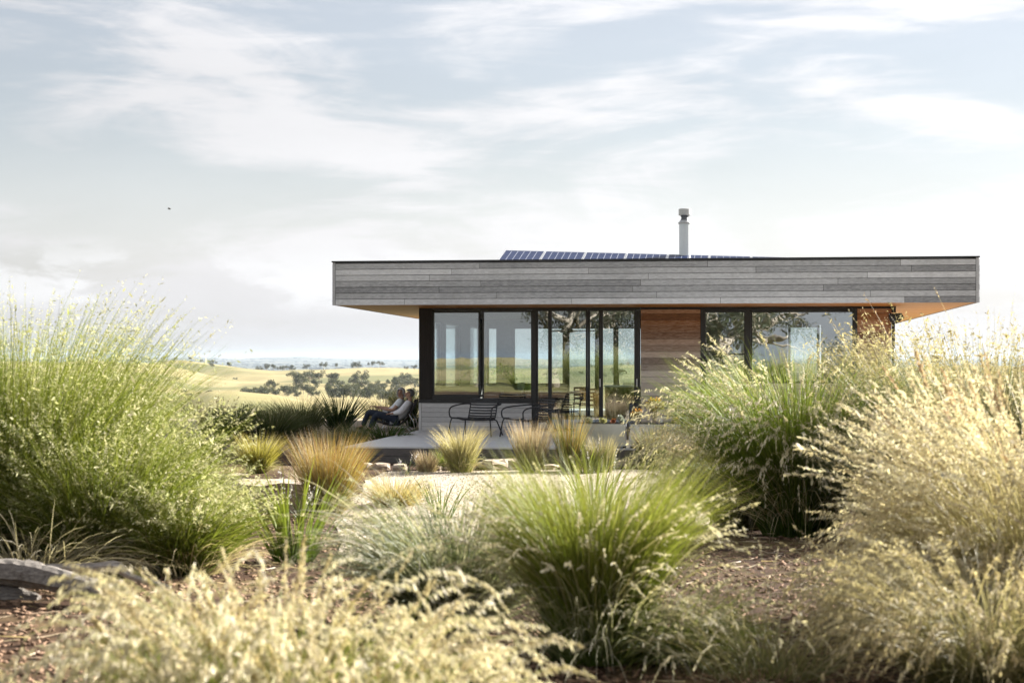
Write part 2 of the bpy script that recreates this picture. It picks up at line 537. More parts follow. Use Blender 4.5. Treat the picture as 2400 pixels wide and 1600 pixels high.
def terrain(px, x, y, d):
    """height of the land at distance d in the direction whose photo column is px"""
    lv = [(46, np.full_like(px, -0.06)), (75, np.full_like(px, -4.0)), (180, np.full_like(px, -17.0)), (360, np.full_like(px, -24.0))]
    for dist, prof in CTRL:
        yy = np.interp(px, [p[0] for p in prof], [p[1] for p in prof])
        lv.append((dist, EYE - (yy - HOR) / FPX * dist))
    lv.append((3500, np.full_like(px, -60.0)))
    lv.append((5000, np.full_like(px, -76.0)))
    lv.append((17000, np.full_like(px, -76.0)))
    far = np.interp(px, [-400, 300, 420, 560, 640, 720, 800, 980, 1300, 1900, 2400, 2800], [842, 841, 838.5, 842, 837.5, 837.5, 841, 843, 841, 842.5, 841, 842])
    lv.append((26000, EYE - (far - HOR) / FPX * 26000))
    lv.append((42000, np.full_like(px, -90.0)))
    ld = np.log(np.maximum(d, 1.0))
    z = np.full_like(px, -0.06)
    for (d0, z0), (d1, z1) in zip(lv[:-1], lv[1:]):
        t = np.clip((ld - math.log(d0)) / (math.log(d1) - math.log(d0)), 0, 1)
        t = t * t * (3 - 2 * t)
        z = np.where((d >= d0), z0 + (z1 - z0) * t, z)
    amp = np.clip((d - 90) / 700, 0, 1) * np.minimum(d, 3000) * 0.0017
    wl_ = 110.0
    z = z + amp * (np.sin(x / wl_ + 1.3 * np.sin(y / 170)) * np.cos(y / 150 + 0.7 * np.sin(x / 90)) + 0.5 * np.sin(x / 41 + y / 63) * np.sin(y / 57))
    z = z + np.clip((d - 4500) / 4000, 0, 1) * 9 * (np.sin(x / 800 + 2 * np.sin(y / 2100)) * np.sin(y / 900 + x / 2600))
    gul = np.clip((d - 1000) / 500, 0, 1) * np.clip((3300 - d) / 500, 0, 1)
    z = z - gul * 15 * np.exp(-14 * np.sin(x / 150 + 0.9 * np.sin(y / 330) + y / 900) ** 2) * (0.5 + 0.5 * np.sin(y / 260 + x / 310))
    near = ground_near(x, y)
    t = sstep(42.0, 50.0, d)
    return near * (1 - t) + z * t
def px_of(ang):
    return np.where(np.abs(ang) < 0.6, 1200 + FPX * np.tan(np.clip(ang, -0.6, 0.6)), np.where(ang > 0, 2800, -400))
def land(x, y):
    x = np.float64(x); y = np.float64(y)
    a = np.arctan2(x, y)
    return float(terrain(np.array([px_of(a)], float).ravel(), np.array([x]), np.array([y]), np.array([np.hypot(x, y)]))[0])
def build_ground():
    fine = np.arctan((np.arange(-250, 2651, 9) - 1200) / FPX)
    rest = np.linspace(fine[-1], fine[0] + 2 * math.pi, 150)[1:-1]
    ang = np.concatenate([fine, rest])
    rad = np.concatenate([np.linspace(0.6, 50, 72), np.geomspace(52, 42000, 150)])
    A, D = np.meshgrid(ang, rad)
    Aw = (A + math.pi) % (2 * math.pi) - math.pi
    X = D * np.sin(A); Y = D * np.cos(A)
    Z = terrain(px_of(Aw).ravel(), X.ravel(), Y.ravel(), D.ravel())
    V = np.stack([X.ravel(), Y.ravel(), Z], 1)
    nr, na = D.shape
    V = np.vstack([V, [[0, 0, gz(0, 0)]]])
    i = np.arange(nr - 1)[:, None] * na
    j = np.arange(na)[None, :]
    j2 = (j + 1) % na
    F = np.stack([(i + j2), (i + j), (i + na + j), (i + na + j2)], -1).reshape(-1, 4)
    me = bpy.data.meshes.new('ground')
    faces = F.tolist() + [[nr * na, int(k), int((k + 1) % na)] for k in range(na)]
    me.from_pydata(V.tolist(), [], faces)
    me.polygons.foreach_set('use_smooth', [True] * len(me.polygons))
    me.materials.append(M['ground_earth'])
    me.update()
    o = bpy.data.objects.new('ground', me)
    link(o); o['kind'] = 'structure'
build_ground()

def gravel():
    edge = [(1120, 1104), (980, 1106), (880, 1112), (850, 1150), (800, 1200), (790, 1270), (860, 1330), (1000, 1330), (1250, 1330), (1500, 1300), (1640, 1250), (1700, 1180), (1700, 1112), (1500, 1101), (1300, 1103)]
    pts = [spot(a, b) for a, b in edge]
    pts = [(p.x, p.y) for p in smoothcurve([(x, y, 0) for x, y in pts] + [(*pts[0], 0)], 5)][:-1]
    pts = [(x + random.uniform(-.07, .07), y + random.uniform(-.15, .15)) for x, y in pts]
    bm = bmesh.new()
    f = bm.faces.new([bm.verts.new((x, y, 0)) for x, y in pts])
    bmesh.ops.triangulate(bm, faces=[f])
    for _ in range(3):
        bmesh.ops.subdivide_edges(bm, edges=[e for e in bm.edges if e.calc_length() > 0.7], cuts=1)
        bmesh.ops.triangulate(bm, faces=[f for f in bm.faces if len(f.verts) > 3])
    for v in bm.verts:
        v.co.z = gz(v.co.x, v.co.y) + 0.012
    bm.normal_update()
    for f in bm.faces:
        if f.normal.z < 0:
            f.normal_flip()
    me = bpy.data.meshes.new('gravel_path')
    bm.to_mesh(me); bm.free()
    me.materials.append(M['gravel_bed'])
    o = bpy.data.objects.new('gravel_path', me)
    link(o); o['kind'] = 'structure'
    return pts
GRAVEL = gravel()
def inside(pt, poly):
    x, y = pt; c = False
    n = len(poly)
    for i in range(n):
        x0, y0 = poly[i]; x1, y1 = poly[(i + 1) % n]
        if (y0 > y) != (y1 > y) and x < (x1 - x0) * (y - y0) / (y1 - y0) + x0:
            c = not c
    return c

def colour_mesh(name, V, F, C, mat, parent, loc=(0, 0, 0), smooth=False):
    """quads from numpy arrays with a colour layer"""
    me = bpy.data.meshes.new(name)
    nv, nf = len(V), len(F)
    me.vertices.add(nv)
    me.vertices.foreach_set('co', np.ascontiguousarray(V, dtype=np.float32).ravel())
    k = F.shape[1]
    me.loops.add(nf * k)
    me.loops.foreach_set('vertex_index', np.ascontiguousarray(F, dtype=np.int32).ravel())
    me.polygons.add(nf)
    me.polygons.foreach_set('loop_start', np.arange(0, nf * k, k, dtype=np.int32))
    if C is not None:
        at = me.color_attributes.new('Col', 'FLOAT_COLOR', 'POINT')
        at.data.foreach_set('color', np.hstack([C, np.ones((nv, 1))]).astype(np.float32).ravel())
    me.materials.append(M[mat])
    me.update(calc_edges=True)
    if smooth:
        me.polygons.foreach_set('use_smooth', [True] * nf)
    o = bpy.data.objects.new(name, me)
    o.location = loc
    return link(o, parent)

# loose bark chips over the beds, loose pebbles over the gravel: nobody could count them
def scatter_bits(name, mat, pts, smin, smax, flat, label, cat):
    n = len(pts)
    P = np.array(pts)
    s = rng.uniform(smin, smax, n)
    oct_ = np.array([[1, 0, 0], [0, 1, 0], [-1, 0, 0], [0, -1, 0], [0, 0, 1], [0, 0, -1]], float)
    ax = np.stack([s, s * rng.uniform(0.3, 0.8, n), s * flat * rng.uniform(0.6, 1.3, n)], 1)
    V = oct_[None] * ax[:, None, :]
    V += rng.normal(0, 0.12, V.shape) * s[:, None, None] * [1, 1, flat]
    a = rng.uniform(0, 6.28, n); b = rng.normal(0, 0.35, n)
    ca, sa, cb, sb = np.cos(a), np.sin(a), np.cos(b), np.sin(b)
    x, y, z = V[..., 0], V[..., 1], V[..., 2]
    x, z = x * cb[:, None] + z * sb[:, None], -x * sb[:, None] + z * cb[:, None]
    x, y = x * ca[:, None] - y * sa[:, None], x * sa[:, None] + y * ca[:, None]
    V = np.stack([x, y, z], -1) + P[:, None, :]
    f = np.array([[0, 1, 4], [1, 2, 4], [2, 3, 4], [3, 0, 4], [1, 0, 5], [2, 1, 5], [3, 2, 5], [0, 3, 5]])
    F = (f[None] + (np.arange(n) * 6)[:, None, None]).reshape(-1, 3)
    o = colour_mesh(name, V.reshape(-1, 3), F, None, mat, None)
    tag(o, label, cat, kind='stuff')
def chips():
    pts = []
    while len(pts) < 13000:
        y = 7.0 + 16.0 * rng.random() ** 1.6
        x = rng.uniform(-0.33, 0.33) * y
        if not inside((x, y), GRAVEL):
            pts.append((x, y, gz(x, y) + 0.006))
    scatter_bits('mulch', 'chip', pts, 0.012, 0.042, 0.28, 'loose brown bark mulch covering the garden beds', 'mulch')
    xs = [p[0] for p in GRAVEL]; ys = [p[1] for p in GRAVEL]
    pts = []
    while len(pts) < 11000:
        y = min(ys) + (max(ys) - min(ys)) * rng.random() ** 1.3
        x = rng.uniform(min(xs), max(xs))
        if inside((x, y), GRAVEL):
            pts.append((x, y, gz(x, y) + 0.016))
    scatter_bits('gravel', 'pebble', pts, 0.006, 0.017, 0.7, 'small pale tan pebbles lying loose on the gravel path', 'gravel')
chips()

# ------------------------------------------------------------------ house frame
HA = R(8.0)
HC = (-2.0165, 37.0)
CA, SA = math.cos(HA), math.sin(HA)
def fu(px, v=0.0):
    """metres along the front wall (from its far end at the viewer's left) for a photo column, on the plane v metres behind it"""
    k = (px - 1200) / FPX
    return (k * (HC[1] + v * CA) - HC[0] - v * SA) / (CA + k * SA)
def wy(u, v):
    return HC[1] - u * SA + v * CA
def wx(u, v):
    return HC[0] + u * CA + v * SA
def fz(py, u, v=0.0):
    return EYE + (HOR - py) / FPX * wy(u, v)
def local(x, y):
    dx, dy = x - HC[0], y - HC[1]
    return dx * CA - dy * SA, dx * SA + dy * CA

house = empty('house', (HC[0], HC[1], 0), -HA, 'low timber house with a deep grey board roof band and dark framed glass', 'house')
ZS = 2.643           # underside of the eaves
ZT = 3.535           # top of the roof band
VF = -2.30           # front face of the roof band
UL, UR = fu(780, VF), fu(2294, VF)
WALL_R = fu(2089)
DEEP = 8.8           # depth of the living room
# roof: structure of the eaves
roof_pts = [(UL + .03, VF + .03), (UR - .03, VF + .03), (UR + 0.10, 19.4), (4.9, 19.4), (4.9, 10.4), (-2.0, 10.4)]
roof = MB().poly(roof_pts, ZS + 0.03, ZT - 0.14).build('roof', 'roof_metal', house)
MB().poly([(x * 1.0, y) for x, y in roof_pts], ZT - 0.138, ZT - 0.12).build('roof_sheet', 'roof_metal', roof)
# parapet band at the front with boards
band = MB().box(UL + .02, UR - .02, VF + .022, VF + .2, ZS + .012, ZT - .03).build('fascia', 'gap', house)
NB = 7.35
bh = (ZT - ZS) / NB
rows = 8
rr = random.Random(3)
for i in range(rows):
    z0 = ZS + i * bh + (0.004 if i else 0.0)
    z1 = min(ZS + (i + 1) * bh, ZT - 0.022) - 0.006
    if z1 - z0 < 0.02:
        continue
    cuts = [UL + .055]
    x = UL + rr.uniform(0.9, 3.4)
    while x < UR - 1.0:
        cuts.append(x); x += rr.uniform(2.0, 4.6)
    cuts.append(UR - .055)
    for a, b in zip(cuts[:-1], cuts[1:]):
        d = rr.uniform(0, 0.003)
        plank('plank', 'grey_board', band, a + .0035, b - .0035, VF - d, VF + .02, z0, z1)
bx('corner_trim', 'grey_board', band, UL, UL + .05, VF - .006, VF + .06, ZS - .002, ZT - .022)
bx('corner_trim', 'grey_board', band, UR - .05, UR, VF - .006, VF + .06, ZS - .002, ZT - .022)
bx('parapet_cap', 'black_metal', house, UL - .02, UR + .02, VF - .025, VF + .22, ZT - .02, ZT + .008)
# side returns of the band (seen only from the sides)
def side_band(pa, pb, s):
    d = Vector((pb[0] - pa[0], pb[1] - pa[1], 0)); L = d.length; ang = math.atan2(d.y, d.x)
    p = MB().box(0, L, -.015, .015, ZS + .01, ZT - .02).build('side_fascia', 'gap', house, loc=(pa[0], pa[1], 0), rot=(0, 0, ang))
    for i in range(7):
        o = plank('plank', 'grey_board', p, 0, L, -.028 * s - .010, -.028 * s + .010, ZS + i * bh + .004, min(ZS + (i + 1) * bh, ZT - .02))
side_band((UL + .012, VF + .07), (-2.02, 10.4), -1)
side_band((UR - .012, VF + .07), (UR + .12, 19.4), 1)
# soffit lining boards
soff = MB().poly([(x, y) for x, y in roof_pts], ZS + .016, ZS + .028).build('soffit', 'gap', house)
v = VF + .025
while v < 19.3:
    v1 = v + .132
    ua = UL + (-2.0 - UL) * (v - VF) / 12.7 + .05
    ub = UR + .10 * (v - VF) / 21.7 - .05
    if v < -.02:
        plank('plank', 'soffit_board', soff, ua, ub, v, v1, ZS, ZS + .015)
    else:
        if v < 10.2:
            plank('plank', 'soffit_board', soff, ua, -.02, v, v1, ZS, ZS + .015)
        plank('plank', 'soffit_board', soff, WALL_R + .02, ub, v, v1, ZS, ZS + .015)
    v += .137
# --- front wall pieces
def window(name, pa, pb, py0, py1, v=0.0, gl='glass', fr=0.045, mat='black_metal', sub=None):
    """a framed opening between two photo columns on the front wall"""
    u0, u1 = fu(pa), fu(pb)
    z1, z0 = fz(py0, u0), fz(py1, u0)
    return window_uz(name, u0, u1, z0, z1, v, gl, fr, mat)
def window_uz(name, u0, u1, z0, z1, v=0.0, gl='glass', fr=0.045, mat='black_metal', axis='u'):
    w = empty(name); w.parent = house
    if axis == 'u':
        B = lambda n, m, a, b, c, d, e, g: bx(n, m, w, a, b, c, d, e, g)
    else:
        B = lambda n, m, a, b, c, d, e, g: bx(n, m, w, c, d, a, b, e, g)
    B('stile', mat, u0 - fr, u0, v + .015, v + .085, z0 - fr, z1 + fr)
    B('stile', mat, u1, u1 + fr, v + .0155, v + .0855, z0 - fr, z1 + fr)
    B('rail', mat, u0, u1, v + .017, v + .083, z0 - fr, z0)
    B('rail', mat, u0, u1, v + .017, v + .083, z1, z1 + fr)
    B('pane', gl, u0 - .002, u1 + .002, v + .045, v + .055, z0 - .002, z1 + .002)
    return w
FL = 0.0
zsill = fz(939, fu(1100))
# dark corner pier and posts between the openings
def pier(pa, pb, z0, z1, mat='dark_timber', v0=0.0, v1=0.16, name='pier'):
    return bx(name, mat, house, fu(pa) if pa else 0.0, fu(pb), v0, v1, z0, z1)
pier(982, 1013, zsill + .03, ZS - .002, v1=.30)
bx('lintel', 'black_metal', house, fu(1013.3), fu(1500), .002, .16, fz(727, fu(1200)), ZS - .003)
bx('sill_rail', 'black_metal', house, 0.001, fu(1247), -.03, .16, zsill - .045, zsill + .028)
window('window', 1017, 1121, 733, 924, -0.005, fr=.03)
bx('window_base', 'black_metal', house, fu(1013.4), fu(1123), -.012, .1, zsill + .03, fz(927.5, fu(1070)))
window('window', 1133, 1244, 731.5, 933, 0.02, fr=.03)
pier(1247, 1256.5, FL, fz(727.3, fu(1250)), 'black_metal', 0.004, .14)
# sliding doors
def door(name, pa, pb, v, handle=None):
    w = window(name, pa, pb, 729, 1003.5, v, fr=.04)
    if handle:
        hx = fu(handle)
        bx('handle', 'alloy', w, hx - .008, hx + .008, v - .012, v + .016, .95, 1.12)
    return w
door('sliding_door', 1260, 1284, .03)
door('sliding_door', 1293, 1373, -.03)
door('sliding_door', 1382, 1403.5, .03, 1406)
door('sliding_door', 1413, 1486.5, -.03, 1493)
pier(1490.5, 1500, FL, fz(727.3, fu(1495)), 'black_metal', 0.004, .14)
bx('threshold', 'black_metal', house, fu(1257), fu(1500), -.04, .14, -.03, .012)
# low wall of pale boards under the corner windows
low = bx('low_wall', 'gap', house, 0.03, fu(1246.5), .018, .15, -.25, zsill - .046)
n = 6
hb = (zsill - .046 + .02) / n
for i in range(n):
    cuts = [.052]
    x = rr.uniform(.5, 1.9)
    while x < fu(1246) - .4:
        cuts.append(x); x += rr.uniform(1.0, 2.0)
    cuts.append(fu(1246))
    for a, b in zip(cuts[:-1], cuts[1:]):
        plank('plank', 'sill_board', low, a + .002, b - .002, rr.uniform(-.004, 0), .016, -.02 + i * hb + .003, -.02 + (i + 1) * hb - .003)
bx('corner_trim', 'sill_board', low, -.004, .048, -.008, .05, -.1, zsill - .046)
# warm boarded panels
def panel(pa, pb, z0, z1, trim=False):
    u0, u1 = fu(pa), fu(pb)
    w = bx('board_wall', 'gap', house, u0, u1, .03, .15, z0, z1)
    k = 20
    hb = (z1 - z0) / k
    for i in range(k):
        plank('plank', 'wall_timber', w, u0 + .003, u1 - .003, .004 - rr.uniform(0, .004), .028, z0 + i * hb + .003, z0 + (i + 1) * hb - .003)
    if trim:
        bx('corner_trim', 'wall_timber', w, u1 - .002, u1 + .07, -.012, .16, z0, z1)
    return w
panel(1501.5, 1642, -.05, ZS - .004)
panel(2009, 2081, -.05, ZS - .004, True)
bx('eave_mould', 'dark_timber', house, fu(1501), fu(2095), -.03, .003, ZS - .05, ZS - .003)
pier(1642.5, 1651, -.05, ZS - .004, 'black_metal', -.02, .14)
pier(1747, 1759.5, -.05, ZS - .004, 'black_metal', -.02, .14)
pier(2001.5, 2008.5, -.05, ZS - .004, 'black_metal', -.02, .14)
bx('lintel', 'black_metal', house, fu(1651.2), fu(2001.2), .002, .14, fz(727.5, fu(1800)), ZS - .005)
window('window', 1654, 1744, 732, 828, 0.02, 'glass_wavy', .03)
window('window', 1654, 1744, 832, 985, 0.022, 'glass_wavy', .03)
bx('sill_rail', 'black_metal', house, fu(1651.2), fu(1746.8), 0, .13, -.04, fz(988, fu(1700)))
window('window', 1763, 1998, 732, 893, 0.02, 'glass_wavy', .03)
bx('blind_rail', 'alloy', house, fu(1763), fu(1998), .005, .018, fz(726.5, fu(1800)), fz(724.5, fu(1800)))
uu = bx('low_wall', 'gap', house, fu(1759.7), fu(2001.3), .03, .14, -.05, fz(897, fu(1880)))
for i in range(9):
    z1 = fz(897, fu(1880)) - .006
    hb = (z1 + .05) / 9
    plank('plank', 'wall_timber', uu, fu(1760), fu(2001), .002, .028, -.05 + i * hb + .003, -.05 + (i + 1) * hb - .003)
# downpipe with rain head on the right corner
dp = empty('downpipe'); dp.parent = house
u0 = WALL_R + .045
MB().tube([(u0, .06, -.3), (u0, .06, 2.3)], .035, 10).build('pipe', 'black_metal', dp, True)
MB().add([(u0 - .06, 0, 2.28), (u0 + .06, 0, 2.28), (u0 + .06, .12, 2.28), (u0 - .06, .12, 2.28), (u0 - .1, -.05, 2.42), (u0 + .22, -.05, 2.40), (u0 + .22, .17, 2.40), (u0 - .1, .17, 2.42), (u0 - .1, -.05, 2.49), (u0 + .16, -.05, 2.5), (u0 + .16, .17, 2.5), (u0 - .1, .17, 2.49)],
         [(3, 2, 1, 0), (0, 1, 5, 4), (1, 2, 6, 5), (2, 3, 7, 6), (3, 0, 4, 7), (4, 5, 9, 8), (5, 6, 10, 9), (6, 7, 11, 10), (7, 4, 8, 11), (8, 9, 10, 11)]).build('rain_head', 'black_metal', dp)
bx('spout', 'black_metal', dp, u0 - .07, u0 + .05, .0, .11, 2.51, ZS - .003)
# power point on the boards
op = empty('power_outlet'); op.parent = house
uo, zo = fu(1591), fz(958, fu(1591))
bx('box', 'white_plastic', op, uo - .05, uo + .05, -.05, .003, zo - .08, zo + .08)
MB().lathe([(.022, 0), (.022, .012)], 14).build('socket', 'roof_metal', op, loc=(uo, -.05, zo + .01), rot=(R(90), 0, 0))
bx('switch', 'roof_metal', op, uo - .012, uo + .012, -.056, -.0505, zo - .055, zo - .035)
# --- remaining shell of the building
bx('floor', 'inner_floor', house, .02, WALL_R - .02, .16, DEEP, -.2, .004)
bx('ceiling', 'ceiling_white', house, .02, WALL_R - .02, .17, DEEP, ZS - .06, ZS - .01)
ZH = 2.37
# left wall (u = 0): low wall, head, posts and panes
bx('side_wall', 'sill_board', house, .002, .14, .302, DEEP, -.25, .86)
bx('side_head', 'inner_dark', house, .002, .14, .302, DEEP, ZH, ZS - .004)
ops = [(.34, 2.0), (2.55, 4.55), (6.0, 7.85)]
prev = .302
for a, b in ops + [(DEEP, DEEP)]:
    if a - prev > .05:
        bx('post', 'inner_dark', house, .004, .138, prev, a, .861, ZH - .001)
    prev = b
for a, b in ops:
    window_uz('window', a + .03, b - .03, .89, ZH - .03, .03, 'glass_clear', .03, axis='v')
# back wall (v = DEEP): wide glazing
bx('back_wall', 'sill_board', house, .142, 2.30, DEEP - .14, DEEP, -.2, .86)
bx('back_head', 'inner_dark', house, .142, 4.86, DEEP - .14, DEEP, ZH, ZS - .004)
bops = [(.16, .42), (.86, 2.2), (2.32, 3.06), (3.14, 3.55), (3.62, 4.78)]
prev = .142
for a, b in bops + [(4.86, 4.86)]:
    if a - prev > .01:
        bx('post', 'inner_dark', house, prev, a, DEEP - .138, DEEP - .002, .861 if a < 2.3 else -.2, ZH - .001)
    prev = b
for a, b in bops:
    window_uz('window', a + .03, b - .03, .89 if a < 2.3 else .04, ZH - .03, DEEP - .12, 'glass_clear', .03)
# room divider and the bedroom behind the right-hand windows
bx('inner_wall', 'plaster', house, 4.86, 5.0, .16, DEEP, .005, ZS - .061)
BR = 5.4
bx('bedroom_wall', 'plaster', house, 5.001, 7.35, BR, BR + .14, .005, ZS - .061)
uw0, uw1 = fu(1853, BR), fu(1915, BR)
bx('bedroom_pier', 'plaster', house, 7.351, uw0 - .07, BR + .001, BR + .139, .006, ZS - .062)
bx('bedroom_pier', 'plaster', house, uw1 + .1, WALL_R - .1, BR + .001, BR + .139, .006, ZS - .062)
bx('bedroom_head', 'plaster', house, uw0 - .07, uw1 + .1, BR + .002, BR + .138, 2.36, ZS - .063)
bx('bedroom_base', 'plaster', house, uw0 - .07, uw1 + .1, BR + .002, BR + .138, .007, .5)
wd = window_uz('window', uw0, uw1, .56, 2.3, BR + .02, 'glass_clear', .06, 'wall_timber')
bx('right_wall', 'grey_board', house, WALL_R - .09, WALL_R + .0, .161, 17.5, -.25, ZS - .002)
bx('wing_wall', 'grey_board', house, 5.0, 5.12, DEEP + .01, 17.5, -.25, ZS - .002)
bx('slab', 'plaster', house, -.6, WALL_R + .3, DEEP + .01, 17.6, -.3, -.04)
# --- ceiling fan
fan = empty('ceiling_fan', label='dark ceiling fan hanging inside behind the sliding doors', cat='fan')
fan.parent = None
fx, fv = fu(1329, 4.0), 4.0
fan.location = (wx(fx, fv), wy(fx, fv), 0)
fzb = 2.20
MB().tube([(0, 0, fzb), (0, 0, ZS - .06)], .018, 8).build('rod', 'black_metal', fan, True)
MB().lathe([(.03, .16), (.06, .13), (.06, .1), (.11, .06), (.16, .02), (.16, -.02), (.05, -.05)][::-1], 18, (0, 0, fzb)).build('motor', 'black_metal', fan, True)
for k in range(3):
    a = R(8 + 120 * k)
    MB().add([(.12, -.05, .0), (.7, -.065, .012), (.7, .045, -.006), (.12, .04, -.012), (.12, -.05, .012), (.7, -.065, .022), (.7, .045, .004), (.12, .04, .0)],
             [(3, 2, 1, 0), (4, 5, 6, 7), (0, 1, 5, 4), (1, 2, 6, 5), (2, 3, 7, 6), (3, 0, 4, 7)]).build('blade', 'black_metal', fan, loc=(0, 0, fzb), rot=(0, 0, a))
# --- furniture inside
def at_house(u, v, z=0.0):
    return (wx(u, v), wy(u, v), z)
isl = empty('kitchen_island', at_house(fu(1460, 3.6), 3.6, .004), -HA, 'dark kitchen island with pale bench top behind the sliding door', 'island')
bx('cabinet', 'inner_dark', isl, -.42, .75, 0, .7, 0, .88)
bx('bench_top', 'alloy', isl, -.45, .78, -.03, .73, .881, .915)
tap = empty('tap', at_house(fu(1456, 3.6), 3.75, .92), -HA, 'tall black square necked tap on the kitchen island', 'tap')
MB().tube([(-.08, .1, 0), (-.08, .1, .3), (-.06, .1, .34), (.08, .1, .34), (.1, .1, .32), (.1, .1, .27)], .012, 8).build('spout', 'black_metal', tap, True)
MB().lathe([(.025, 0), (.022, .05)], 12, (-.08, .1, 0)).build('base', 'black_metal', tap, True)
rack = empty('dish_rack', at_house(fu(1476, 3.6), 3.72, .92), -HA, 'small wire dish rack beside the black tap', 'rack')
for k in range(8):
    MB().tube([(-.16 + k * .045, 0, 0), (-.16 + k * .045, 0, .07), (-.16 + k * .045, .2, .07), (-.16 + k * .045, .2, 0)], .005, 5).build('wire', 'alloy', rack)
MB().tube([(-.17, 0, .035), (.17, 0, .035), (.17, .2, .035), (-.17, .2, .035), (-.17, 0, .035)], .006, 5).build('rim', 'alloy', rack)
def table(u, v, L, W, h, label, rz=0.0):
    t = empty('table', at_house(u, v, .004), -HA + rz, label, 'table')
    bx('top', 'table_top', t, -L / 2, L / 2, -W / 2, W / 2, h - .04, h)
    for sx in (-1, 1):
        for sy in (-1, 1):
            x, y = sx * (L / 2 - .08), sy * (W / 2 - .08)
            MB().add([(x - .03, y - .03, h - .041), (x + .03, y - .03, h - .041), (x + .03, y + .03, h - .041), (x - .03, y + .03, h - .041), (x - .02 + sx * .04, y - .02, 0), (x + .02 + sx * .04, y - .02, 0), (x + .02 + sx * .04, y + .02, 0), (x - .02 + sx * .04, y + .02, 0)],
                     [(0, 1, 2, 3), (7, 6, 5, 4), (0, 4, 5, 1), (1, 5, 6, 2), (2, 6, 7, 3), (3, 7, 4, 0)]).build('leg', 'inner_dark', t)
    return t
table(2.55, 4.6, 1.9, .95, .75, 'long dining table with pale top in the living room')
table(1.55, 1.3, 1.5, .6, .74, 'narrow desk with pale top inside the second corner window')
def dining_chair():
    c = empty('dining_chair')
    bx('seat', 'inner_dark', c, -.21, .21, -.21, .21, .43, .46)
    for sx in (-1, 1):
        MB().tube([(sx * .18, -.19, .43), (sx * .2, -.22, 0)], .014, 6).build('leg', 'inner_dark', c)
        MB().tube([(sx * .2, .23, 0), (sx * .18, .2, .45), (sx * .18, .26, .84)], .014, 6).build('leg', 'inner_dark', c)
    for k in range(4):
        bx('slat', 'inner_dark', c, -.18, .18, .21 + .012 * k, .225 + .012 * k, .54 + .085 * k, .59 + .085 * k)
    return c
dc = dining_chair()
DCH = [(2.0, 3.85, 180, 'dining chair nearest the corner windows on the near side of the dining table'), (2.7, 3.8, 176, 'middle dining chair on the near side of the dining table'),
       (3.3, 3.9, 185, 'dining chair nearest the kitchen on the near side of the dining table'), (2.2, 5.4, 0, 'dining chair behind the dining table toward the corner windows'), (3.0, 5.4, 5, 'dining chair behind the dining table toward the kitchen')]
for i, (u, v, a, lab) in enumerate(DCH):
    o = dc if i == 0 else copy_tree(dc)
    o.location = at_house(u, v, .004); o.rotation_euler = (0, 0, -HA + R(a))
    tag(o, lab, 'chair', 'dark slatted dining chairs')
# small white things on the window ledge
st = empty('tablet_stand', at_house(fu(1221, .3), .34, .75), -HA + R(10), 'white tablet on a slim stand inside the second corner window', 'stand')
MB().lathe([(.09, 0), (.09, .012), (.012, .014), (.01, .2)], 14).build('base', 'white_plastic', st, True)
MB().box(-.08, .06, -.01, .01, .12, .27).build('screen', 'white_plastic', st, rot=(R(-14), 0, 0))
MB().box(-.02, .12, .012, .022, .17, .29).build('card', 'white_plastic', st, rot=(R(-14), 0, R(20)))
jar = empty('jar', at_house(fu(1178, .3), .3, .75), 0, 'small pale jar on the ledge inside the second corner window', 'jar')
MB().lathe([(.03, 0), (.036, .02), (.036, .09), (.028, .1)], 14).build('body', 'white_plastic', jar, True)
MB().lathe([(.03, .1), (.03, .115)], 14).build('lid', 'alloy', jar, True)
bx('window_ledge', 'black_metal', house, .145, fu(1246), .165, .44, .72, .745)

# ------------------------------------------------------------------ deck
deck = empty('timber_deck', (HC[0], HC[1], 0), -HA, 'pale silvery timber deck in front of the house', 'deck')
DU0, DU1, DV0, DV1 = 0.0, 9.6, -6.79, -.05
nb = 48
bw = (DV1 - DV0) / nb
for i in range(nb):
    cuts = [DU0]
    x = DU0 + rr.uniform(1.5, 5.0)
    while x < DU1 - 1.5:
        cuts.append(x); x += rr.uniform(3.0, 5.0)
    cuts.append(DU1)
    for a, b in zip(cuts[:-1], cuts[1:]):
        plank('plank', 'deck_board', deck, a + .002, b - .002, DV0 + i * bw + .004, DV0 + (i + 1) * bw - .003, -.028, 0 - rr.uniform(0, .002))
bx('bearer', 'gap', deck, DU0 + .03, DU1 - .03, DV0 + .04, DV1, -.24, -.032)
for zz in ((-.165, -.03), (-.31, -.171)):
    bx('edge_board', 'deck_edge', deck, DU0 - .004, DU1, DV0 - .03, DV0 + .002, *zz)
    bx('edge_board', 'deck_edge', deck, DU0 - .03, DU0 - .005, DV0 - .03, DV1, *zz)

